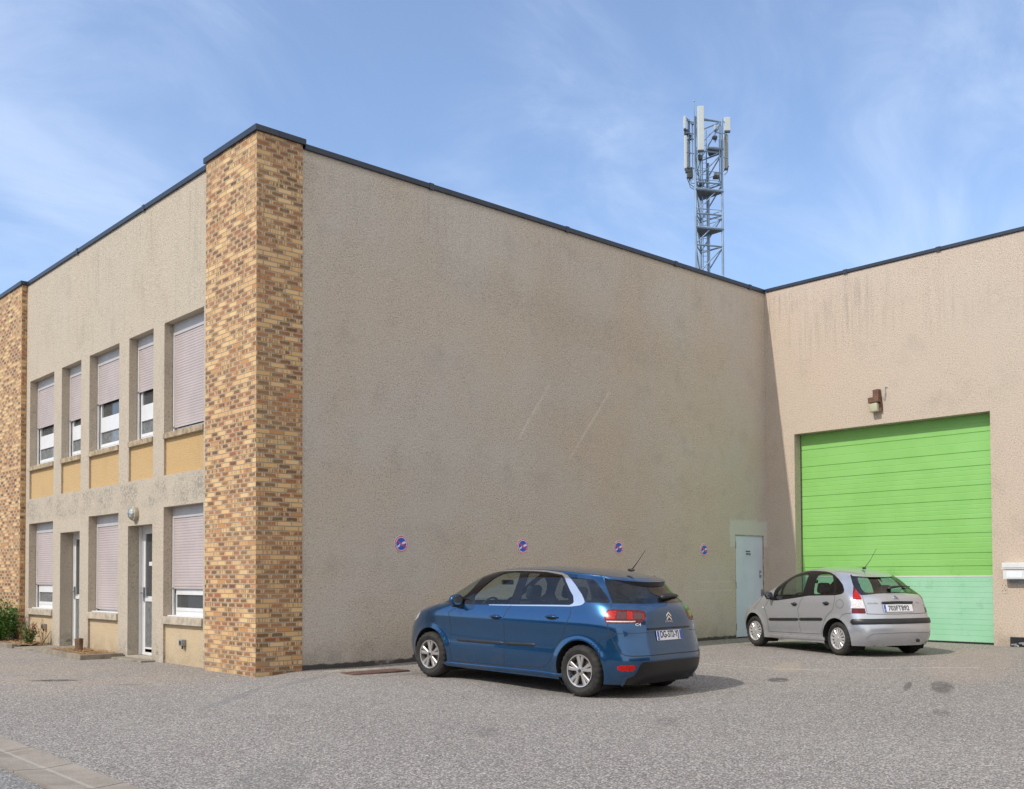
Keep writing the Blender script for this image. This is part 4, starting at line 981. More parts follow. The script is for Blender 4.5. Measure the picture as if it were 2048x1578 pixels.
def paint(name, col, dark, metal=.55, rough=.32, flake=1):
    m = M(name, rough); m.b.inputs['Metallic'].default_value = metal; m.b.inputs['Coat Weight'].default_value = 1; m.b.inputs['Coat Roughness'].default_value = .03; m.b.inputs['Coat IOR'].default_value = 1.5
    o = m.t.nodes.new('ShaderNodeTexCoord').outputs['Object']; sp = m.t.nodes.new('ShaderNodeSeparateXYZ'); m.t.links.new(o, sp.inputs[0]); z = V(m.t, sp.outputs[2])
    fl = m.noise(o, 350, 1); c = m.mix(fl.sm(.35, .65) * .35, col, dark)
    dirt = m.noise(o, 3.5, 5, .7).sm(.4, .75) * z.sm(.6, .2); c = m.mix(dirt * .28, c, (.16, .14, .12))
    dust = m.noise(o, 9, 5, .7).sm(.5, .8) * .035; c = m.mix(dust, c, (.4, .38, .35)); m.color(c); return m.m
def glass(name, tint, refl=1.0, op=0.):
    m = bpy.data.materials.new(name); m.use_nodes = True; t = m.node_tree; t.nodes.clear(); o = N(t, 'ShaderNodeOutputMaterial')
    tr = N(t, 'ShaderNodeBsdfTransparent'); tr.inputs[0].default_value = tuple(tint) + (1,); gl = N(t, 'ShaderNodeBsdfGlossy'); gl.inputs['Roughness'].default_value = .015; gl.inputs[0].default_value = (1, 1, 1, 1)
    fr = N(t, 'ShaderNodeFresnel'); ge = N(t, 'ShaderNodeNewGeometry'); mr_ = N(t, 'ShaderNodeMapRange'); mr_.inputs['To Min'].default_value = 1.5; mr_.inputs['To Max'].default_value = 1 / 1.5
    t.links.new(ge.outputs['Backfacing'], mr_.inputs[0]); t.links.new(mr_.outputs[0], fr.inputs[0])
    mu = N(t, 'ShaderNodeMath', operation='MULTIPLY'); mu.inputs[1].default_value = refl; t.links.new(fr.outputs[0], mu.inputs[0])
    mx_ = N(t, 'ShaderNodeMixShader'); t.links.new(mu.outputs[0], mx_.inputs[0]); t.links.new(tr.outputs[0], mx_.inputs[1]); t.links.new(gl.outputs[0], mx_.inputs[2]); t.links.new(mx_.outputs[0], o.inputs[0]); return m
m_tyre = M('tyre_rubber', .85); _o = m_tyre.t.nodes.new('ShaderNodeTexCoord').outputs['Object']; m_tyre.color(m_tyre.mix(m_tyre.noise(_o, 8, 4).sm(.3, .7), (.012, .012, .012), (.034, .031, .028))); m_tyre.bump(m_tyre.noise(_o, 90, 2), .003); m_tyre = m_tyre.m
m_rim = plain('alloy_rim', (.50, .48, .46), .34, .7, .10, 9); m_cap = plain('wheel_cap', (.60, .60, .61), .34, .55, .08, 9); m_dark = plain('wheel_shadow_metal', (.02, .02, .02), .7); m_disc = plain('brake_disc', (.10, .085, .075), .5, .5, .3, 30)
m_chrome = plain('chrome_trim', (.80, .80, .80), .16, .95, .03); m_gloss = plain('gloss_black', (.008, .008, .01), .08, 0, .1); m_seat = plain('seat_fabric', (.055, .055, .06), .9, 0, .3, 30); m_seatg = plain('seat_fabric_grey', (.13, .135, .14), .9, 0, .3, 30)
m_trim = plain('interior_plastic', (.03, .03, .032), .7, 0, .2); m_platew = plain('plate_white', (.76, .76, .78), .35, 0, .03); m_plateb = plain('plate_blue', (.02, .09, .45), .4); m_lampred = plain('tail_lamp_red', (.12, .003, .003), .16, 0, .5, 35, coat=0); m_lampbr = plain('tail_lamp_bright', (.42, .006, .004), .2, 0, .45, 60, coat=0); m_lampwh = plain('tail_lamp_clear', (.62, .60, .60), .10, 0, .2, 50, coat=1); m_lampor = plain('indicator_orange', (.75, .25, .04), .12, 0, .15, 30, coat=1); m_head = plain('head_lamp_clear', (.55, .57, .6), .08, 0, .3, 20, coat=1); m_under = plain('underbody', (.008, .008, .009), .9); m_mirrorg = plain('mirror_glass', (.55, .58, .6), .03, 1., .02)

def wheel(parent, c, sd, R, wdt, rr, kind, steer=0.):
    """c: hub centre at tyre mid-plane; sd +1 left"""
    w = wdt / 2; t = MB()
    sh = lambda j, k: (.007 if (k % 2 and 3 <= j <= 5) or (not k % 2 and 8 <= j <= 10) else 0)
    prof = [(rr - .005, -w + .02), (rr + .012, -w + .008), ((R + rr) / 2, -w - .006), (R - .03, -w + .002), (R - .012, -w + .014), (R - .002, -w + .032), (R, -.035), (R - .008, -.03), (R - .008, -.022), (R, -.017), (R, .017), (R - .008, .022), (R - .008, .03), (R, .035), (R - .002, w - .032), (R - .012, w - .014), (R - .03, w - .002), ((R + rr) / 2, w + .006), (rr + .012, w - .008), (rr - .005, w - .02)]
    t.lathe(prof, 108, 'y', (0, 0, 0), wob=lambda j, k: (.008 if ((k // 2) % 2 and (3 <= j <= 5 or 14 <= j <= 16)) else 0))
    e = bpy.data.objects.new('wheel', None); COL.objects.link(e); e.parent = parent; e.location = c; e.rotation_euler = (0, 0, steer); e.empty_display_size = .1
    smoothshade(t.build('tyre', m_tyre, e), 30)
    f = sd * w; b = MB()
    b.lathe([(rr, f - sd * .012), (rr - .004, f - sd * .002), (rr - .018, f - sd * .006), (rr - .022, f - sd * .03), (rr - .03, f - sd * .12), (rr - .03, -f)], 72, 'y')
    ym = f - sd * .018
    def spoke(b, a, r0, r1, w0, w1, dy0, dy1, th=.02, skew=0.):
        ca, sa = math.cos(a), math.sin(a); ta, tb = (-sa, ca), (ca, sa); vs = []
        for (r, ww, dy, sk) in ((r0, w0, dy0, 0), (r1, w1, dy1, skew)):
            for s_, dd in ((-1, 0), (-.6, .007), (.6, .007), (1, 0)):
                vs.append((tb[0] * r + ta[0] * (s_ * ww / 2 + sk), dy + sd * dd, tb[1] * r + ta[1] * (s_ * ww / 2 + sk)))
            for s_ in (1, -1): vs.append((tb[0] * r + ta[0] * (s_ * ww / 2 + sk), dy - sd * th, tb[1] * r + ta[1] * (s_ * ww / 2 + sk)))
        b.add(vs, [(i, (i + 1) % 6, 6 + (i + 1) % 6, 6 + i) for i in range(6)] + [tuple(range(6)), tuple(range(6, 12))])
    if kind == 'alloy':
        for k in range(5):
            for q in (-1, 1): spoke(b, 2 * math.pi * k / 5 + .3 + q * .14, .035, rr - .014, .024, .056, ym - sd * .004, ym, skew=q * .012)
            spoke(b, 2 * math.pi * k / 5 + .3, .045, .115, .05, .045, ym - sd * .004, ym - sd * .004)
        b.lathe([(.058, ym - sd * .02), (.056, ym + sd * .004), (.03, ym + sd * .008), (0, ym + sd * .008)], 24, 'y')
        o = smoothshade(b.build('rim', m_rim, e), 40)
        q = MB(); q.lathe([(rr - .03, ym - sd * .06), (0, ym - sd * .06)], 40, 'y'); q.build('barrel', m_dark, e)
        q = MB(); q.lathe([(rr - .07, ym - sd * .05), (.05, ym - sd * .045)], 40, 'y'); q.build('brake_disc', m_disc, e)
        q = MB()
        for k in range(5): q.lathe([(.009, ym + sd * .004), (.007, ym + sd * .0065), (0, ym + sd * .0065)], 8, 'y', (.04 * math.cos(k * 1.2566), 0, .04 * math.sin(k * 1.2566)))
        q.lathe([(.024, ym + sd * .0085), (.022, ym + sd * .011), (0, ym + sd * .011)], 16, 'y'); q.build('hub_cap', m_dark, e)
    else:
        n = 14; outer = rr - .02
        b.lathe([(outer - .012, ym), (outer, ym - sd * .004), (rr - .004, ym + sd * .006)], 72, 'y'); b.lathe([(outer * .56, ym + sd * .012), (outer * .3, ym + sd * .018), (.035, ym + sd * .014), (.033, ym + sd * .022), (0, ym + sd * .024)], 56, 'y')
        for k in range(n): spoke(b, 2 * math.pi * k / n, outer * .54, outer, outer * .19, outer * .30, ym + sd * .006, ym - sd * .004, .012)
        smoothshade(b.build('wheel_cover', m_cap, e), 40)
        q = MB(); q.lathe([(rr - .02, ym - sd * .022), (0, ym - sd * .022)], 40, 'y'); q.build('barrel', m_dark, e)
    return e
def seat(parent, x, y, zb, ztop, w, m, head=True, back=.12, name='front_seat'):
    e = bpy.data.objects.new(name, None); COL.objects.link(e); e.parent = parent; e.empty_display_size = .1
    MB().box(x - .05, x + .42, y - w / 2, y + w / 2, zb - .1, zb + .04, bev=.04).build('cushion', m, e, smooth=True)
    T = Matrix.Translation((x - .08, y, zb)) @ Matrix.Rotation(-.25 if back else 0, 4, 'Y')
    MB().box(-.07, .07, -w / 2, w / 2, -.05, ztop - zb, M4=T, bev=.06).build('backrest', m, e, smooth=True)
    if head: MB().box(-.05, .06, -.125, .125, ztop - zb + .03, ztop - zb + .23, M4=T, bev=.05).build('headrest', m, e, smooth=True)
def build_car(name, B, pose, label, paintm, spec):
    px, py, pz, hd, pit, sc = pose; c, s = math.cos(hd), math.sin(hd)
    root = empty(name, (0, 0, 0), label, 'car')
    fwd = Vector((s * math.cos(pit), c * math.cos(pit), math.sin(pit))); left = Vector((-c, s, 0)).normalized(); up = fwd.cross(left)
    root.matrix_world = Matrix(((fwd.x * sc, left.x * sc, up.x * sc, px), (fwd.y * sc, left.y * sc, up.y * sc, py), (fwd.z * sc, left.z * sc, up.z * sc, pz), (0, 0, 0, 1)))
    wb, R = spec['wb'] / 2, spec['R']; ra = spec['ra']
    arch = lambda cx: [B.inv(cx + ra * math.cos(t), R + .01 + ra * math.sin(t)) for t in np.linspace(-.62, math.pi + .62, 40)]
    voids = [('void', arch(-wb)), ('void', arch(wb))]
    P, Nn, T, uvv = car_shell(B, voids + spec['regions'], spec['v0'], spec['V1'])
    lines = []
    for ln in spec['lines']:
        for sd in (1, -1): lines += ribbon(B, ln[1], ln[0], sd=sd)
    body = shell_obj('body', P, Nn, T['body'], [paintm, m_dark], root, extra=[roof_extra(B, spec['V1'], spec['roofh'])] + lines)
    inner = [T['body']]
    for key, nm, mat, par in spec['objs']:
        if key not in T or not len(T[key]): continue
        pr = root if par is None else par
        if nm in ('rear_window', 'windscreen', 'tailgate_trim', 'bumper_insert', 'plate_recess', 'grille', 'windscreen_trim'): shell_obj(nm, P, Nn, T[key], mat, root)
        else:   # one object per side
            for sd in (1, -1): shell_obj(nm, P, Nn, T[key], mat, root, sides=(sd,))
        if nm.endswith('door') or nm in ('pillar_trim',): inner.append(T[key])
    # inside lining, wheel housings and floor
    tr = np.concatenate(inner); z_ = P[tr].mean(1)[:, 2]; tr = tr[z_ > .3]
    sh = shell_obj('interior_lining', P, Nn, tr, m_trim, root, off=-.022)
    r = MB(); re_ = roof_extra(B, spec['V1'], spec['roofh'] - .03, 60, 6); r.add([(a * .97, b_ * .96, c_ - .02) for a, b_, c_ in re_[0]], re_[2]); r.build('headliner', m_seatg if spec.get('light') else m_trim, root, fix=False)
    ub = MB()
    for cx in (-wb, wb):
        for sd in (1, -1):
            ar = [(cx + (ra + .004) * math.cos(t), R + .01 + (ra + .004) * math.sin(t)) for t in np.linspace(-.62, math.pi + .62, 28)]; yo = [float(B(*B.inv(a, b_))[1]) - .004 for a, b_ in ar]
            vs = [(a, sd * y_, b_) for (a, b_), y_ in zip(ar, yo)] + [(a, sd * .48, b_) for a, b_ in ar]; n = len(ar)
            ub.add(vs, [(i, i + 1, n + i + 1, n + i) for i in range(n - 1)] + [tuple(range(n, 2 * n))])
    x0, x1, hw = spec['under']; zz = spec['v0'] + .02
    ub.box(x0, x1, -.52, .52, zz - .02, zz + .04); ub.box(-wb + ra, wb - ra, -hw, hw, zz - .01, zz + .03); ub.box(x0 + .05, -wb - ra, -hw + .16, hw - .16, zz, zz + .05); ub.box(wb + ra, x1 - .1, -hw + .16, hw - .16, zz, zz + .05)
    ub.build('underbody', m_under, root)
    for cx in (-wb, wb):
        for sd in (1, -1): wheel(root, (cx, sd * (spec['trk'] - spec['tw'] / 2), R), sd, R, spec['tw'], spec['rr'], spec['rim'], steer=spec.get('steer', 0) if cx > 0 else 0)
    for args in spec['seats']: seat(root, *args)
    b = MB(); b.box(*spec['dash'], bev=.05); b.build('dashboard', m_trim, root, smooth=True)
    dx, dy, dz = spec['steerw']; b = MB(); TT = Matrix.Translation((dx, dy, dz)) @ Matrix.Rotation(-.4, 4, 'Y')
    b.tube([TT @ Vector((0, .18 * math.cos(t), .18 * math.sin(t))) for t in np.linspace(0, 2 * math.pi, 25)], .014, 8); b.box(-.02, .02, -.17, .17, -.02, .02, M4=TT); b.build('steering_wheel', m_trim, root)
    mx0, mz0 = spec['rvm']; b = MB(); b.box(mx0 - .02, mx0 + .02, -.11, .11, mz0 - .035, mz0 + .035, bev=.012); b.build('rear_view_mirror', m_trim, root)
    # door mirrors
    for sd in (1, -1):
        mxx, myy, mzz = spec['mirror']; sx_, sy_, sz_ = spec['mirsize']; b = MB(); b.sphere((mxx, sd * (myy + .09), mzz), 1, 22, 14, (sx_, sy_, sz_))
        me_o = b.build('door_mirror', spec['mirmat'], root, smooth=True)
        for v in me_o.data.vertices:
            if v.co.x < mxx - sx_ * .35: v.co.x = mxx - sx_ * .35
        b = MB(); b.sphere((mxx - sx_ * .36, sd * (myy + .09), mzz), 1, 18, 10, (.004, sy_ * .80, sz_ * .78)); b.build('mirror_glass', m_mirrorg, me_o)
        b = MB(); b.box(mxx - .03, mxx + .05, min(sd * (myy - .07), sd * (myy + .04)), max(sd * (myy - .07), sd * (myy + .04)), mzz - sz_ - .03, mzz - sz_ * .5, bev=.012); b.box(mxx - .02, mxx + .03, sd * (myy + .09) - sy_ * .5, sd * (myy + .09) + sy_ * .5, mzz - sz_ - .012, mzz - sz_ * .75, bev=.01); b.build('mirror_foot', m_blackrub, me_o)
    # door handles
    for (S, v, ln) in spec['handles']:
        for sd in (1, -1):
            F = frameM(B, S, v, sd); b = MB(); b.tube([F @ Vector((ln / 2 * t, .006 * (1 - t * t), .004 + .032 * (1 - t ** 4))) for t in np.linspace(-1, 1, 11)], .012, 8, radii=[.008, .012, .013, .014, .014, .014, .014, .014, .013, .012, .008])
            o = b.build('handle', spec['handmat'], root, smooth=True)
            b = MB(); b.prism([(ln * .42 * math.cos(t), .034 * math.sin(t)) for t in np.linspace(0, 2 * math.pi, 20)[:-1]], .001, .003, F); b.build('handle_recess', m_dark, o)
    # number plate
    (S, v, sd, w, h) = spec['plate']; F = frameM(B, S, v, sd, .012); F = Matrix.Translation((0, spec['platey'], 0)) @ F
    b = MB(); b.box(-w / 2, w / 2, -h / 2, h / 2, -.004, .004, M4=F, bev=.003); pl = b.build('number_plate', m_platew, root)
    MB().box(-w / 2 + .004, -w / 2 + .045, -h / 2 + .004, h / 2 - .004, .004, .0055, M4=F).build('plate_band', m_plateb, pl)
    if spec['plate2']: MB().box(w / 2 - .045, w / 2 - .004, -h / 2 + .004, h / 2 - .004, .004, .0055, M4=F).build('plate_band', m_plateb, pl)
    TF = F @ Matrix.Translation((spec['platedx'], 0, .0045)); text_mesh('plate_number', spec['platetext'], h * .95, TF, m_ink, pl, .0008, width=spec['platew'], bold=.0028)
    text_mesh('plate_country', 'F', .03, F @ Matrix.Translation((-w / 2 + .024, -h / 4, .0055)), m_platew, pl, .0006)
    return root, body, P, Nn, T
def surfbar(B, pts, w, th, name, mat, parent, sd=1, taper=True, both=True):
    p = dens(clampS(pts), .025, False); a = np.array(p); P = B(a[:, 0], a[:, 1]) * [1, sd, 1]; Nn = B.normal(a[:, 0], a[:, 1]) * [1, sd, 1]; T = np.gradient(P, axis=0); T /= np.maximum(np.linalg.norm(T, axis=1, keepdims=True), 1e-9)
    W = np.cross(T, Nn); n = len(P); b = MB(); k = np.ones(n)
    k[0] = .35 if taper else 1; k[-1] = .35 if taper and both else 1
    k = k[:, None]
    ring = [P + W * w / 2 * k - Nn * .004, P + W * w / 2 * .9 * k + Nn * th * .6 * k, P + W * w / 2 * .55 * k + Nn * th * k, P - W * w / 2 * .55 * k + Nn * th * k, P - W * w / 2 * .9 * k + Nn * th * .6 * k, P - W * w / 2 * k - Nn * .004]
    vs = np.concatenate(ring).tolist(); fs = [(j * n + i, j * n + i + 1, (j + 1) * n + i + 1, (j + 1) * n + i) for j in range(5) for i in range(n - 1)] + [tuple(j * n for j in range(6)), tuple(j * n + n - 1 for j in range(6))]
    return smoothshade(b.add(vs, fs).build(name, mat, parent), 40)
def chevrons(F, s_, mat, parent):
    b = MB()
    for k in (0, -.42): b.prism([(-.5 * s_, (-.25 + k) * s_), (0, (.17 + k) * s_), (.5 * s_, (-.25 + k) * s_), (.5 * s_, (-.46 + k) * s_), (0, (-.06 + k) * s_), (-.5 * s_, (-.46 + k) * s_)], 0, .006, F @ Matrix.Translation((0, .25 * s_, 0)))
    return b.build('badge', mat, parent)
def spoiler(B, V1, S0, back, dz, th, mtop, mund, parent, name='spoiler'):
    S = np.linspace(S0, EPS, 24); R = B(S, np.full(24, V1)); full = np.concatenate([R, R[-2::-1] * [1, -1, 1]]); n = len(full); t = np.abs(full[:, 1]) / np.abs(full[0, 1])
    off = np.stack([-back * (1 - .35 * t ** 6), 0 * t, dz + 0 * t], -1); inn = np.stack([.10 + 0 * t, 0 * t, .012 + 0 * t], -1)
    top_in = full + inn * [1, 1, 1] + [0, 0, .004]; top_mid = full + off * .5 + [0, 0, .010]; top_out = full + off; bot_out = top_out + [.012, 0, -th]; bot_in = full + [-.0, 0, -th * 1.6]
    rows = [top_in, top_mid, top_out, bot_out, bot_in]; b = MB(); vs = np.concatenate(rows).tolist(); q = lambda j: [(j * n + i, j * n + i + 1, (j + 1) * n + i + 1, (j + 1) * n + i) for i in range(n - 1)]
    b.add(vs, q(0) + q(1), 0); b.f += [tuple(f) for f in q(2) + q(3)]; b.mi += [1] * len(q(2) + q(3))
    ends = [tuple(j * n for j in range(5)), tuple(j * n + n - 1 for j in range(5))]; b.f += ends; b.mi += [0, 0]
    return smoothshade(b.build(name, [mtop, mund], parent), 30)

# --- blue people carrier
BB = blue_body(); m_bluep = paint('metallic_blue_paint', (.012, .082, .20), (.006, .036, .10), .72, .23)
g_side = glass('side_glass', (.70, .78, .75), 1.0); g_dark = glass('tinted_glass', (.20, .22, .23), 1.6); g_rear = glass('rear_glass_tint', (.07, .08, .09), 1.2); g_mid = glass('privacy_glass', (.34, .38, .39), 1.2)
def XZ(B, p, n=1):
    return [B.inv(a, b_) for a, b_ in dens(chaikin(p, n) if n else p, .035)]
lampB = chaikin([(-1.541, 1.03), (-1.558, 1.076), (-1.61, 1.107), (-1.833, 1.107), (-2.056, 1.093), (-2.096, 1.072), (-2.09, 1.013), (-2.068, .96), (-2.005, .939), (-1.656, .932), (-1.576, .935), (-1.553, .974)], 1)
fdoor = [(1.29, 1.083), (.90, 1.03), (.849, .971), (.80, .86), (.786, .75), (.792, .542), (.80, .33), (.78, .275), (.70, .262), (-.06, .29), (-.066, .571), (-.049, .956), (.129, 1.093)]
rdoor = [(.129, 1.093), (-.049, .956), (-.066, .571), (-.06, .29), (-.58, .31), (-.65, .335), (-.70, .38), (-.75, .46), (-.832, .641), (-.90, .77), (-.95, .90), (-.981, 1.006), (-.975, 1.07), (-.947, 1.118)]
strip_ = [(.70, .566), (-.03, .58)]
regB = [
 ('chrome', [(1.759, 1.549), (1.238, 1.558), (.243, 1.558), (-.5, 1.546), (-.741, 1.522), (-.90, 1.475), (-1.009, 1.416), (-1.124, 1.304), (-1.17, 1.24), (-1.204, 1.192), (-1.18, 1.16), (-1.13, 1.139), (-.952, 1.114), (-.009, 1.083), (.5, 1.069), (.53, 1.079), (.014, 1.097), (-.929, 1.133), (-.975, 1.155), (-.987, 1.178), (-.965, 1.22), (-.93, 1.275), (-.87, 1.345), (-.80, 1.415), (-.70, 1.485), (-.558, 1.520), (.14, 1.541), (1.152, 1.541), (1.75, 1.530)]),
 ('qf_glass', XZ(BB, [(1.27,1.085),(1.09,1.17),(.905,1.275),(.75,1.365),(.63,1.43),(.575,1.44),(.595,1.36),(.655,1.262),(.71,1.195),(.76,1.165),(.893,1.10)], 0)),
 ('f_glass', XZ(BB, [(.49,1.085),(.177,1.094),(-.14,1.112),(-.155,1.12),(-.174,1.241),(-.177,1.385),(-.160,1.505),(-.14,1.521),(-.049,1.528),(.066,1.522),(.19,1.500),(.317,1.430),(.384,1.37),(.452,1.305),(.514,1.235),(.550,1.18),(.53,1.12)], 0)),
 ('r_glass', XZ(BB, [(-.318,1.11),(-.734,1.127),(-1.14,1.143),(-1.165,1.16),(-1.104,1.25),(-1.036,1.33),(-.961,1.414),(-.90,1.468),(-.85,1.49),(-.76,1.506),(-.644,1.518),(-.451,1.524),(-.30,1.524),(-.31,1.426),(-.314,1.307),(-.318,1.205)], 0)),
 ('pillar', XZ(BB, [(1.36,1.060),(1.14,1.17),(.892,1.305),(.72,1.405),(.56,1.485),(.38,1.535),(.15,1.553),(-.174,1.556),(-.626,1.546),(-.88,1.50),(-1.0,1.415),(-1.112,1.309),(-1.215,1.224),(-1.253,1.17),(-1.19,1.125),(-.299,1.09),(.523,1.065),(.887,1.075),(1.15,1.07)], 0)),
 ('q_glass', [(-.86, 1.50), (-1.158, 1.508), (-1.38, 1.508), (-1.44, 1.485), (-1.507, 1.43), (-1.587, 1.332), (-1.622, 1.235), (-1.60, 1.205), (-1.24, 1.187), (-1.19, 1.23), (-1.124, 1.312), (-1.015, 1.428), (-.92, 1.48)]),
 ('lamp_w', [(-1.585, .948), (-1.93, .952), (-1.93, .966), (-1.575, .962)]),
 ('lamp_b', [(-1.572, .985), (-1.68, .985), (-1.70, 1.085), (-1.61, 1.088), (-1.575, 1.06)]), ('lamp_b2', [(-1.83, .985), (-1.90, .985), (-1.90, 1.075), (-1.83, 1.08)]), ('lamp_b3', [(-2.035, .985), (-2.065, .985), (-2.065, 1.05), (-2.04, 1.05)]),
 ('lamp_d', [(-1.70, .99), (-1.82, .99), (-1.82, 1.07), (-1.70, 1.075)]), ('lamp_d2', [(-1.91, .99), (-2.03, .99), (-2.03, 1.06), (-1.91, 1.065)]),
 ('lamp', lampB),
 ('fog', chaikin([(-1.66, .434), (-1.879, .441), (-1.856, .381), (-1.839, .36), (-1.671, .36)])),
 ('rg', chaikin([(-1.675, 1.45), (-1.695, 1.25), (-1.74, 1.23), (-2.66, 1.235), (-2.66, 1.515), (-1.75, 1.51)])),
 ('rgb', [(-1.585, 1.57), (-1.59, 1.479), (-1.622, 1.385), (-1.645, 1.26), (-1.656, 1.206), (-1.879, 1.209), (-2.70, 1.212), (-2.70, 1.57)]),
 ('low', [(-1.80, .16), (-1.80, .275), (-1.86, .30), (-1.925, .455), (-1.96, .472), (-2.70, .478), (-2.70, .16)]),  # black zone stands in for the dark reflection on the blue bumper paint
 ('splate', [(-2.10, .85), (-2.13, .70), (-2.70, .69), (-2.70, .862), (-2.14, .862)]),
 ('fdoor', fdoor), ('rdoor', rdoor),
 ('head', chaikin([(1.55, .80), (1.9, .74), (2.15, .72), (2.16, .79), (1.9, .88), (1.6, .93)])), ('grille', [(2.1, .34), (2.66, .34), (2.66, .50), (2.2, .50)]), ('screen', [(1.80, 1.075), (1.80, 1.30), (1.80, 1.53), (2.66, 1.53), (2.66, 1.075)]), ('frontblack', [(1.75, 1.05), (1.75, 1.555), (2.7, 1.555), (2.7, 1.05)]),
]
Lb = [(.007, [(1.29, 1.075), (.90, 1.03), (.849, .971), (.80, .86), (.786, .75), (.792, .542), (.80, .33), (.78, .275), (.70, .262), (-.06, .29), (-.58, .31), (-.65, .335), (-.70, .38), (-.75, .46), (-.832, .641), (-.90, .77), (-.95, .90), (-.981, 1.006), (-.975, 1.07), (-.947, 1.11)]),
      (.007, [(.115, 1.085), (-.02, .99), (-.049, .956), (-.062, .80), (-.066, .571), (-.06, .29)]),
      (.010, [(-1.645, 1.195), (-1.63, 1.12)]), (.011, [(-1.60, .935), (-1.60, .88), (-1.633, .756), (-1.673, .63), (-1.70, .585), (-1.747, .556), (-1.80, .548), (-1.867, .546), (-2.571, .549)]),
      (.006, [(-1.42, .69), (-1.50, .74), (-1.622, .80)]), (.005, [(-1.63, .812), (-2.11, .822)]), (.006, [(-1.45, 1.545), (-1.40, 1.515), (-1.41, 1.508)]), (.006, [(1.10, .58), (1.3, .62)]), (.006, [(1.15, .80), (1.30, .93), (1.5, 1.03), (1.8, 1.06)]), (.008, [(-1.2, .24), (-.8, .235), (.8, .215), (1.0, .21)])]
specB = dict(wb=2.785, R=.322, ra=.372, v0=.185, V1=1.56, roofh=.052, regions=regB, lines=Lb, under=(-2.05, 2.15, .80), trk=.895, tw=.215, rr=.205, rim='alloy',
  objs=[('chrome', 'chrome_trim', m_chrome, None), ('qf_glass', 'quarter_window', g_side, None), ('f_glass', 'side_window', g_side, None), ('r_glass', 'side_window', g_mid, None), ('q_glass', 'quarter_window', g_dark, None), ('pillar', 'pillar_trim', m_gloss, None),
        ('fog', 'rear_reflector', m_lampbr, None), ('rg', 'rear_window', g_rear, None), ('rgb', 'tailgate_trim', m_gloss, None), ('low', 'bumper_insert', plain('bumper_reflection_black', (.007, .0075, .009), .35, 0, .2), None), ('fdoor', 'front_door', m_bluep, None), ('rdoor', 'rear_door', m_bluep, None),
        ('splate', 'plate_recess', m_bluep, None), ('head', 'headlight', m_head, None), ('grille', 'grille', m_blackrub, None), ('screen', 'windscreen', g_side, None), ('frontblack', 'windscreen_trim', m_gloss, None)],
  seats=[(.10, .37, .62, 1.14, .50, m_seat), (.10, -.37, .62, 1.14, .50, m_seat), (-.80, .46, .68, 1.14, .42, m_seat, True, .12, 'rear_seat'), (-.80, 0, .68, 1.14, .42, m_seat, True, .12, 'rear_seat'), (-.80, -.46, .68, 1.14, .42, m_seat, True, .12, 'rear_seat')],
  dash=(.95, 1.45, -.72, .72, .70, 1.02), steerw=(.72, .37, .98), rvm=(.72, 1.36), mirror=(.76, .885, 1.12), mirsize=(.085, .115, .085), mirmat=[m_bluep], handles=[(.065, .92, .19), (-.735, .965, .21)], handmat=m_bluep,
  plate=(EPS + .002, .775, 1, .53, .122), platey=.035, plate2=True, platedx=-.002, platetext='DG-372-YJ', platew=.39)
def add_lamps(root, P, Nn, T, keys, base):
    for sd in (1, -1):
        o = shell_obj('tail_lamp', P, Nn, T[base], m_lampred, root, sides=(sd,), off=.002)
        for key, nm, m in keys:
            if key in T and len(T[key]): shell_obj(nm, P, Nn, T[key], m, o, sides=(sd,), off=.002)
BL = [2.692, -3.072, -.022, -.07, .026, .982]
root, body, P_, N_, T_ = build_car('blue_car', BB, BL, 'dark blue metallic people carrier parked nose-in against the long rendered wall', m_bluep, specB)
m_lampdk = plain('tail_lamp_dark', (.07, .004, .005), .12, 0, .3, 30, coat=1)
add_lamps(root, P_, N_, T_, (('lamp_w', 'lamp_strip', m_lampwh), ('lamp_b', 'lamp_block', m_lampbr), ('lamp_b2', 'lamp_block', m_lampbr), ('lamp_b3', 'lamp_block', m_lampbr), ('lamp_d', 'lamp_core', m_lampdk), ('lamp_d2', 'lamp_core', m_lampdk)), 'lamp')
for sd in (1, -1):
    surfbar(BB, [(.69, .568), (.45, .572), (-.055, .58)], .044, .014, 'door_strip', m_blackrub, root, sd); surfbar(BB, [(-.075, .58), (-.3, .588), (-.52, .596)], .044, .014, 'door_strip', m_blackrub, root, sd)
    surfbar(BB, [(-1.0, .235), (-.5, .245), (.3, .232), (.95, .222)], .05, .014, 'sill', m_bluep, root, sd, False)
spoiler(BB, 1.56, -1.52, .085, -.03, .06, m_bluep, m_gloss, root)
y2S = lambda B, y, z: B.invy(abs(y), z)
b = MB()
pts = [Vector(frameM(BB, *y2S(BB, abs(y), z), 1 if y > 0 else -1, l).translation) for y, z, l in ((-.02, 1.215, .02), (-.10, 1.228, .035), (-.25, 1.240, .035), (-.42, 1.238, .028), (-.54, 1.230, .018))]
b.tube(pts, .02, 8, radii=[.03, .036, .030, .018, .008]); b.build('rear_wiper', m_blackrub, root, smooth=True)
surfbar(BB, [y2S(BB, .44, .862), (EPS, .866)], .022, .016, 'plate_lip_shadow', m_gloss, root, 1, False); surfbar(BB, [y2S(BB, .44, .862), (EPS, .866)], .022, .016, 'plate_lip_shadow', m_gloss, root, -1, False)  # lip bar coloured black for the shadow of the handle recess
F = frameM(BB, EPS + .002, 1.02, 1, .003); chevrons(F, .105, m_chrome, root); F = frameM(BB, EPS + .002, .945, 1, .002); text_mesh('badge_word', 'CITROËN', .028, F, m_chrome, root, .0015, width=.16)
F = frameM(BB, *y2S(BB, .585, .92), 1, .002); text_mesh('badge_word', 'C4', .042, F, m_chrome, root, .0015, width=.085, bold=.001)
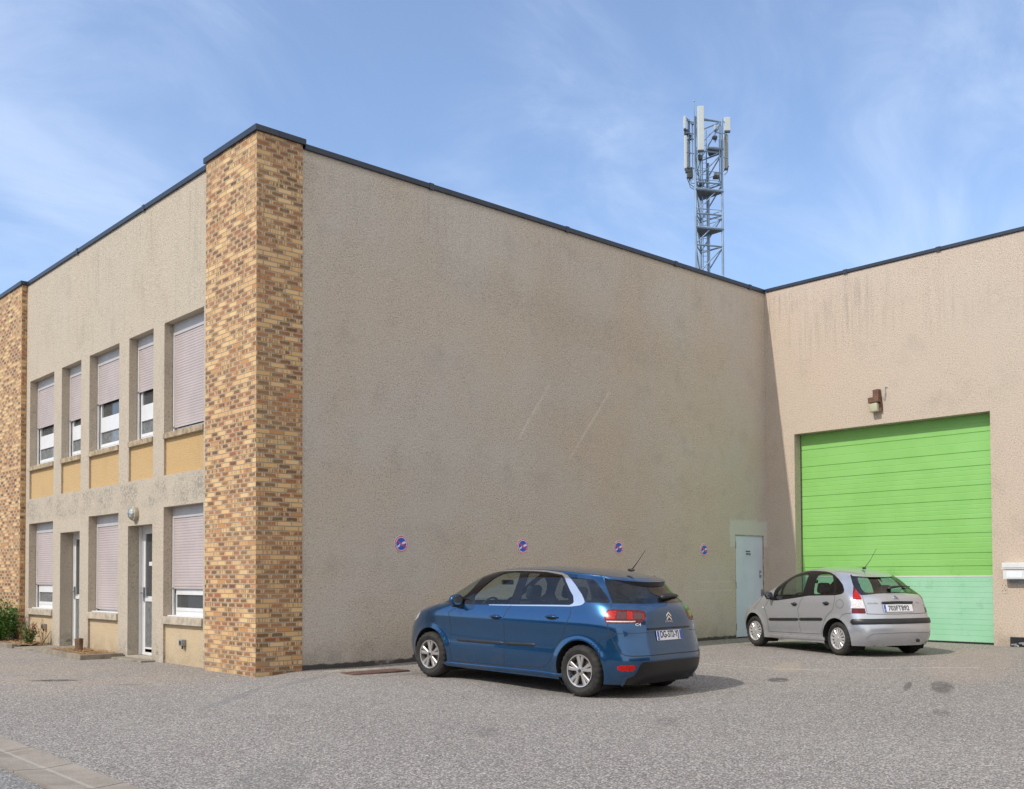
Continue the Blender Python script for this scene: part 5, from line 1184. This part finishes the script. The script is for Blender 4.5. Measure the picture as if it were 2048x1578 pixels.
b = MB(); b.sphere((-1.50, 0, 1.575), 1, 14, 8, (.06, .025, .02)); b.tube([(-1.51, 0, 1.58), (-1.60, 0, 1.68), (-1.72, 0, 1.83)], .006, 6, radii=[.008, .005, .003]); b.build('aerial', m_blackrub, root)
b = MB(); b.tube([(-2.12, -.55, .24), (-1.8, -.55, .25)], .03, 12); b.build('exhaust_pipe', m_metal, root)

# --- silver hatchback
SB = silver_body(); m_silver = paint('metallic_silver_paint', (.50, .52, .56), (.40, .42, .455), .6, .26)
gfront = XZ(SB, [(.353,1.0),(.363,1.061),(.366,1.139),(.349,1.2),(.313,1.255),(.247,1.299),(.158,1.343),(.051,1.369),(-.08,1.385),(-.215,1.393),(-.25,1.35),(-.26,1.287),(-.271,1.178),(-.268,1.097),(-.264,1.03),(-.105,1.004),(.102,.968),(.33,.932)], 0)
grear = XZ(SB, [(-.565,1.04),(-.53,1.125),(-.497,1.229),(-.481,1.313),(-.480,1.37),(-.519,1.39),(-.581,1.397),(-.746,1.398),(-.86,1.368),(-.959,1.282),(-1.045,1.167),(-1.105,1.055),(-.849,1.04)], 0)
gq = XZ(SB, [(-1.165,1.06),(-1.10,1.16),(-1.02,1.27),(-.985,1.32),(-1.08,1.283),(-1.194,1.204),(-1.275,1.12),(-1.285,1.085),(-1.25,1.065)], 0)
blk = XZ(SB, [(.61,.926),(.62,1.0),(.62,1.08),(.60,1.15),(.53,1.235),(.36,1.325),(.199,1.392),(.05,1.43),(-.21,1.445),(-.421,1.442),(-.607,1.434),(-.76,1.415),(-.90,1.372),(-1.05,1.305),(-1.203,1.208),(-1.306,1.116),(-1.325,1.08),(-1.31,1.055),(-1.274,1.044),(-1.168,1.027),(-.453,1.003),(-.362,.991),(-.024,.946),(.457,.894),(.57,.89)], 0)
lampS = [(-1.75, 1.285), (-1.782, 1.237), (-1.799, 1.14), (-1.822, .965), (-1.856, .855), (-1.867, .742), (-1.85, .734), (-1.62, .732), (-1.610, .745), (-1.633, .865), (-1.656, 1.004), (-1.69, 1.14)]
sfd = [(.992, .942), (.95, .90), (.844, .826), (.76, .70), (.701, .577), (.675, .44), (.666, .305), (-.23, .33), (-.243, .351), (-.225, .40), (-.203, .467), (-.192, .619), (-.165, .73), (-.14, .81), (-.049, .97), (.0, .978), (.226, .946), (.45, .915), (.643, .894), (.889, .926)]
srd = [(-.049, .985), (-.14, .81), (-.165, .73), (-.192, .619), (-.203, .467), (-.225, .40), (-.243, .351), (-.23, .33), (-.78, .345), (-.804, .367), (-.81, .44), (-.826, .522), (-.85, .59), (-.884, .642), (-.952, .713), (-1.02, .75), (-1.055, .784), (-1.09, .84), (-1.107, .92), (-1.13, 1.033), (-.7, 1.02), (-.209, 1.004)]
regS = [('f_glass', gfront), ('r_glass', grear), ('q_glass', gq), ('t_glass', XZ(SB, [(.41,.955),(.53,.95),(.52,1.04),(.47,1.13),(.43,1.165),(.40,1.08)], 0)), ('pillar', blk),
 ('lamp_w', [(-1.640, .965), (-1.83, .965), (-1.87, .82), (-1.60, .82)]), ('lamp_b', [(-1.655, .985), (-1.825, .985), (-1.80, 1.14), (-1.77, 1.22), (-1.70, 1.12)]), ('lamp', lampS),
 ('rg', chaikin([(-1.90, 1.40), (-1.915, 1.19), (-1.97, 1.16), (-2.2, 1.175), (-2.66, 1.18), (-2.66, 1.428), (-1.97, 1.428)])),
 ('rgb', [(-1.775, 1.46), (-1.765, 1.408), (-1.755, 1.337), (-1.757, 1.28), (-1.785, 1.237), (-1.80, 1.15), (-1.815, 1.09), (-1.835, 1.072), (-1.90, 1.078), (-2.0, 1.098), (-2.176, 1.128), (-2.35, 1.142), (-2.70, 1.148), (-2.70, 1.46)]),
 ('fdoor', sfd), ('rdoor', srd),
 ('head', chaikin([(1.45, .72), (1.8, .66), (2.05, .62), (2.05, .70), (1.85, .82), (1.55, .86)])), ('grille', [(2.1, .32), (2.66, .32), (2.66, .46), (2.2, .46)]), ('screen', [(1.80, .98), (1.80, 1.43), (2.66, 1.43), (2.66, .98)]), ('frontblack', [(1.73, .95), (1.73, 1.455), (2.7, 1.455), (2.7, .95)])]
th_ = np.linspace(0, 2 * math.pi, 25)
Ls = [(.007, [(.99, .935), (.95, .90), (.844, .826), (.76, .70), (.701, .577), (.675, .44), (.666, .305), (-.23, .33), (-.78, .345), (-.804, .367), (-.81, .44), (-.826, .522), (-.85, .59), (-.884, .642), (-.952, .713), (-1.02, .75), (-1.055, .784), (-1.09, .84), (-1.107, .92), (-1.13, 1.03)]),
      (.007, [(-.049, .97), (-.14, .81), (-.165, .73), (-.192, .619), (-.203, .467), (-.225, .40), (-.243, .351)]),
      (.009, [(-1.875, .74), (-1.90, .728), (-2.1, .722), (-2.571, .72)]), (.005, [(-1.845, 1.068), (-1.85, .97), (-1.88, .85), (-1.89, .74)]), (.007, [(-1.30, .62), (-1.38, .70), (-1.50, .732), (-1.60, .73)]),
      (.006, [(-1.30 + .125 * math.cos(t), .884 + .073 * math.sin(t)) for t in th_]), (.005, [(-1.82, .31), (-1.86, .36), (-1.93, .40), (-2.3, .407), (-2.571, .41)]), (.006, [(1.1, .70), (1.25, .86), (1.45, .95), (1.7, .96)])]
specS = dict(wb=2.46, R=.290, ra=.342, v0=.19, V1=1.45, roofh=.075, regions=regS, lines=Ls, under=(-1.80, 1.85, .72), trk=.805, tw=.178, rr=.188, rim='cap', light=True, steer=.06,
  objs=[('f_glass', 'side_window', g_side, None), ('r_glass', 'side_window', g_side, None), ('q_glass', 'quarter_window', g_mid, None), ('t_glass', 'quarter_window', g_side, None), ('pillar', 'pillar_trim', m_gloss, None), ('rg', 'rear_window', glass('clear_rear_glass', (.52, .60, .57), 1.1), None), ('rgb', 'tailgate_trim', m_gloss, None),
        ('fdoor', 'front_door', m_silver, None), ('rdoor', 'rear_door', m_silver, None), ('head', 'headlight', m_head, None), ('grille', 'grille', m_blackrub, None), ('screen', 'windscreen', g_side, None), ('frontblack', 'windscreen_trim', m_gloss, None)],
  seats=[(-.02, .33, .52, 1.02, .46, m_seatg), (-.02, -.33, .52, 1.02, .46, m_seatg), (-.82, .36, .55, .98, .62, m_seatg, True, .12, 'rear_seat'), (-.82, -.36, .55, .98, .62, m_seatg, True, .12, 'rear_seat')],
  dash=(.75, 1.20, -.62, .62, .60, .90), steerw=(.52, .33, .86), rvm=(.50, 1.24), mirror=(.60, .83, .99), mirsize=(.06, .085, .065), mirmat=[m_blackrub], handles=[(.02, .842, .15), (-.86, .882, .15)], handmat=m_blackrub,
  plate=(EPS + .002, .815, 1, .60, .125), platey=.01, plate2=False, platedx=.01, platetext='703FTB92', platew=.43)
SV = [9.82, -3.214, .063, .377, .008, .988]
root, body, P_, N_, T_ = build_car('silver_car', SB, SV, 'small silver hatchback with wheel covers parked in front of the green garage door', m_silver, specS)
add_lamps(root, P_, N_, T_, (('lamp_w', 'lamp_clear', m_lampwh), ('lamp_b', 'lamp_block', m_lampbr)), 'lamp')
for sd in (1, -1):
    surfbar(SB, [(.655, .535), (.2, .555), (-.18, .575)], .055, .016, 'door_strip', m_blackrub, root, sd); surfbar(SB, [(-.205, .576), (-.5, .592), (-.80, .606)], .055, .016, 'door_strip', m_blackrub, root, sd)
    surfbar(SB, [(-1.56, .592), (-1.75, .60), (-2.1, .604), (EPS, .602)], .10, .020, 'bumper_strip', m_blackrub, root, sd, True, False)
    surfbar(SB, [(-.84, .265), (-.3, .25), (.3, .235), (.68, .225)], .06, .014, 'sill', m_silver, root, sd, False)
    surfbar(SB, [y2S(SB, .31, .905), (EPS, .912)], .045, .03, 'tailgate_grip', m_blackrub, root, sd, False)
spoiler(SB, 1.45, -1.80, .07, -.02, .014, m_silver, m_gloss, root)
b = MB(); pts = [Vector(frameM(SB, *y2S(SB, abs(y), z), 1 if y > 0 else -1, l).translation) for y, z, l in ((.0, 1.125, .015), (-.08, 1.135, .04), (-.30, 1.15, .04), (-.55, 1.15, .025))]
b.tube(pts, .012, 8, radii=[.022, .022, .014, .008]); b.build('rear_wiper', m_blackrub, root, smooth=True)
F = frameM(SB, EPS + .002, 1.015, 1, .003); chevrons(F, .085, m_metal, root)
F = frameM(SB, *y2S(SB, .485, .905), 1, .002); text_mesh('badge_word', 'CITROËN', .034, F, m_metal, root, .001, width=.19); F = frameM(SB, *y2S(SB, .44, .905), -1, .002); text_mesh('badge_word', 'C3', .034, F, m_metal, root, .001, width=.07)
b = MB(); b.sphere((-.95, 0, 1.49), 1, 14, 8, (.05, .022, .02)); b.tube([(-.96, 0, 1.50), (-1.10, 0, 1.62), (-1.27, 0, 1.83)], .005, 6, radii=[.007, .004, .0025]); b.build('aerial', m_blackrub, root)
b = MB(); b.tube([(-1.90, -.33, .27), (-1.6, -.33, .28)], .028, 12); b.build('exhaust_pipe', m_dark, root)
for sd in (1, -1):
    F = frameM(SB, .838, .748, sd, .001); b = MB(); b.sphere((0, 0, 0), 1, 12, 8, (.03, .014, .008)); o = b.build('side_indicator', m_lampwh, root, smooth=True); o.matrix_local = F
bpy.context.view_layer.update()
# ------------------------------------------------------------------ unseen buildings added behind the viewer for the car paint to reflect
m_far = plain('far_render', (.11, .105, .10), .9, 0, .2, .5); m_farroof = plain('far_roof', (.10, .09, .085), .9); m_fardark = plain('far_window', (.03, .035, .045), .2)
def shed(name, x0, x1, y0, y1, h, face, label):
    e = empty(name, ((x0 + x1) / 2, (y0 + y1) / 2, -.1), label, 'building')
    def add(b, nm, m): o = b.build(nm, m, e); o.location = -Vector(e.location)
    add(MB().box(x0, x1, y0, y1, -.6, h), 'wall', m_far); add(MB().box(x0 - .3, x1 + .3, y0 - .3, y1 + .3, h, h + .45), 'roof', m_farroof)
    n = 7
    for k in range(n):
        for (za, zb) in ((.9, 2.4), (3.9, 5.4)):
            if face == 'y': c = x0 + (x1 - x0) * (k + .5) / n; b = MB().box(c - 1.3, c + 1.3, y1 - .05, y1 + .02, za, zb)
            else: c = y0 + (y1 - y0) * (k + .5) / n; b = MB().box(x1 - .05, x1 + .02, c - 1.3, c + 1.3, za, zb)
            add(b, 'window', m_fardark)
shed('added_rear_building', -22, 34, -52, -40, 6.5, 'y', 'low grey building added unseen behind the viewer for the car paint to reflect')
shed('added_left_building', -44, -32, -24, 26, 6.0, 'x', 'low grey building added unseen left of the viewer for the car paint to reflect')
bpy.context.view_layer.update()
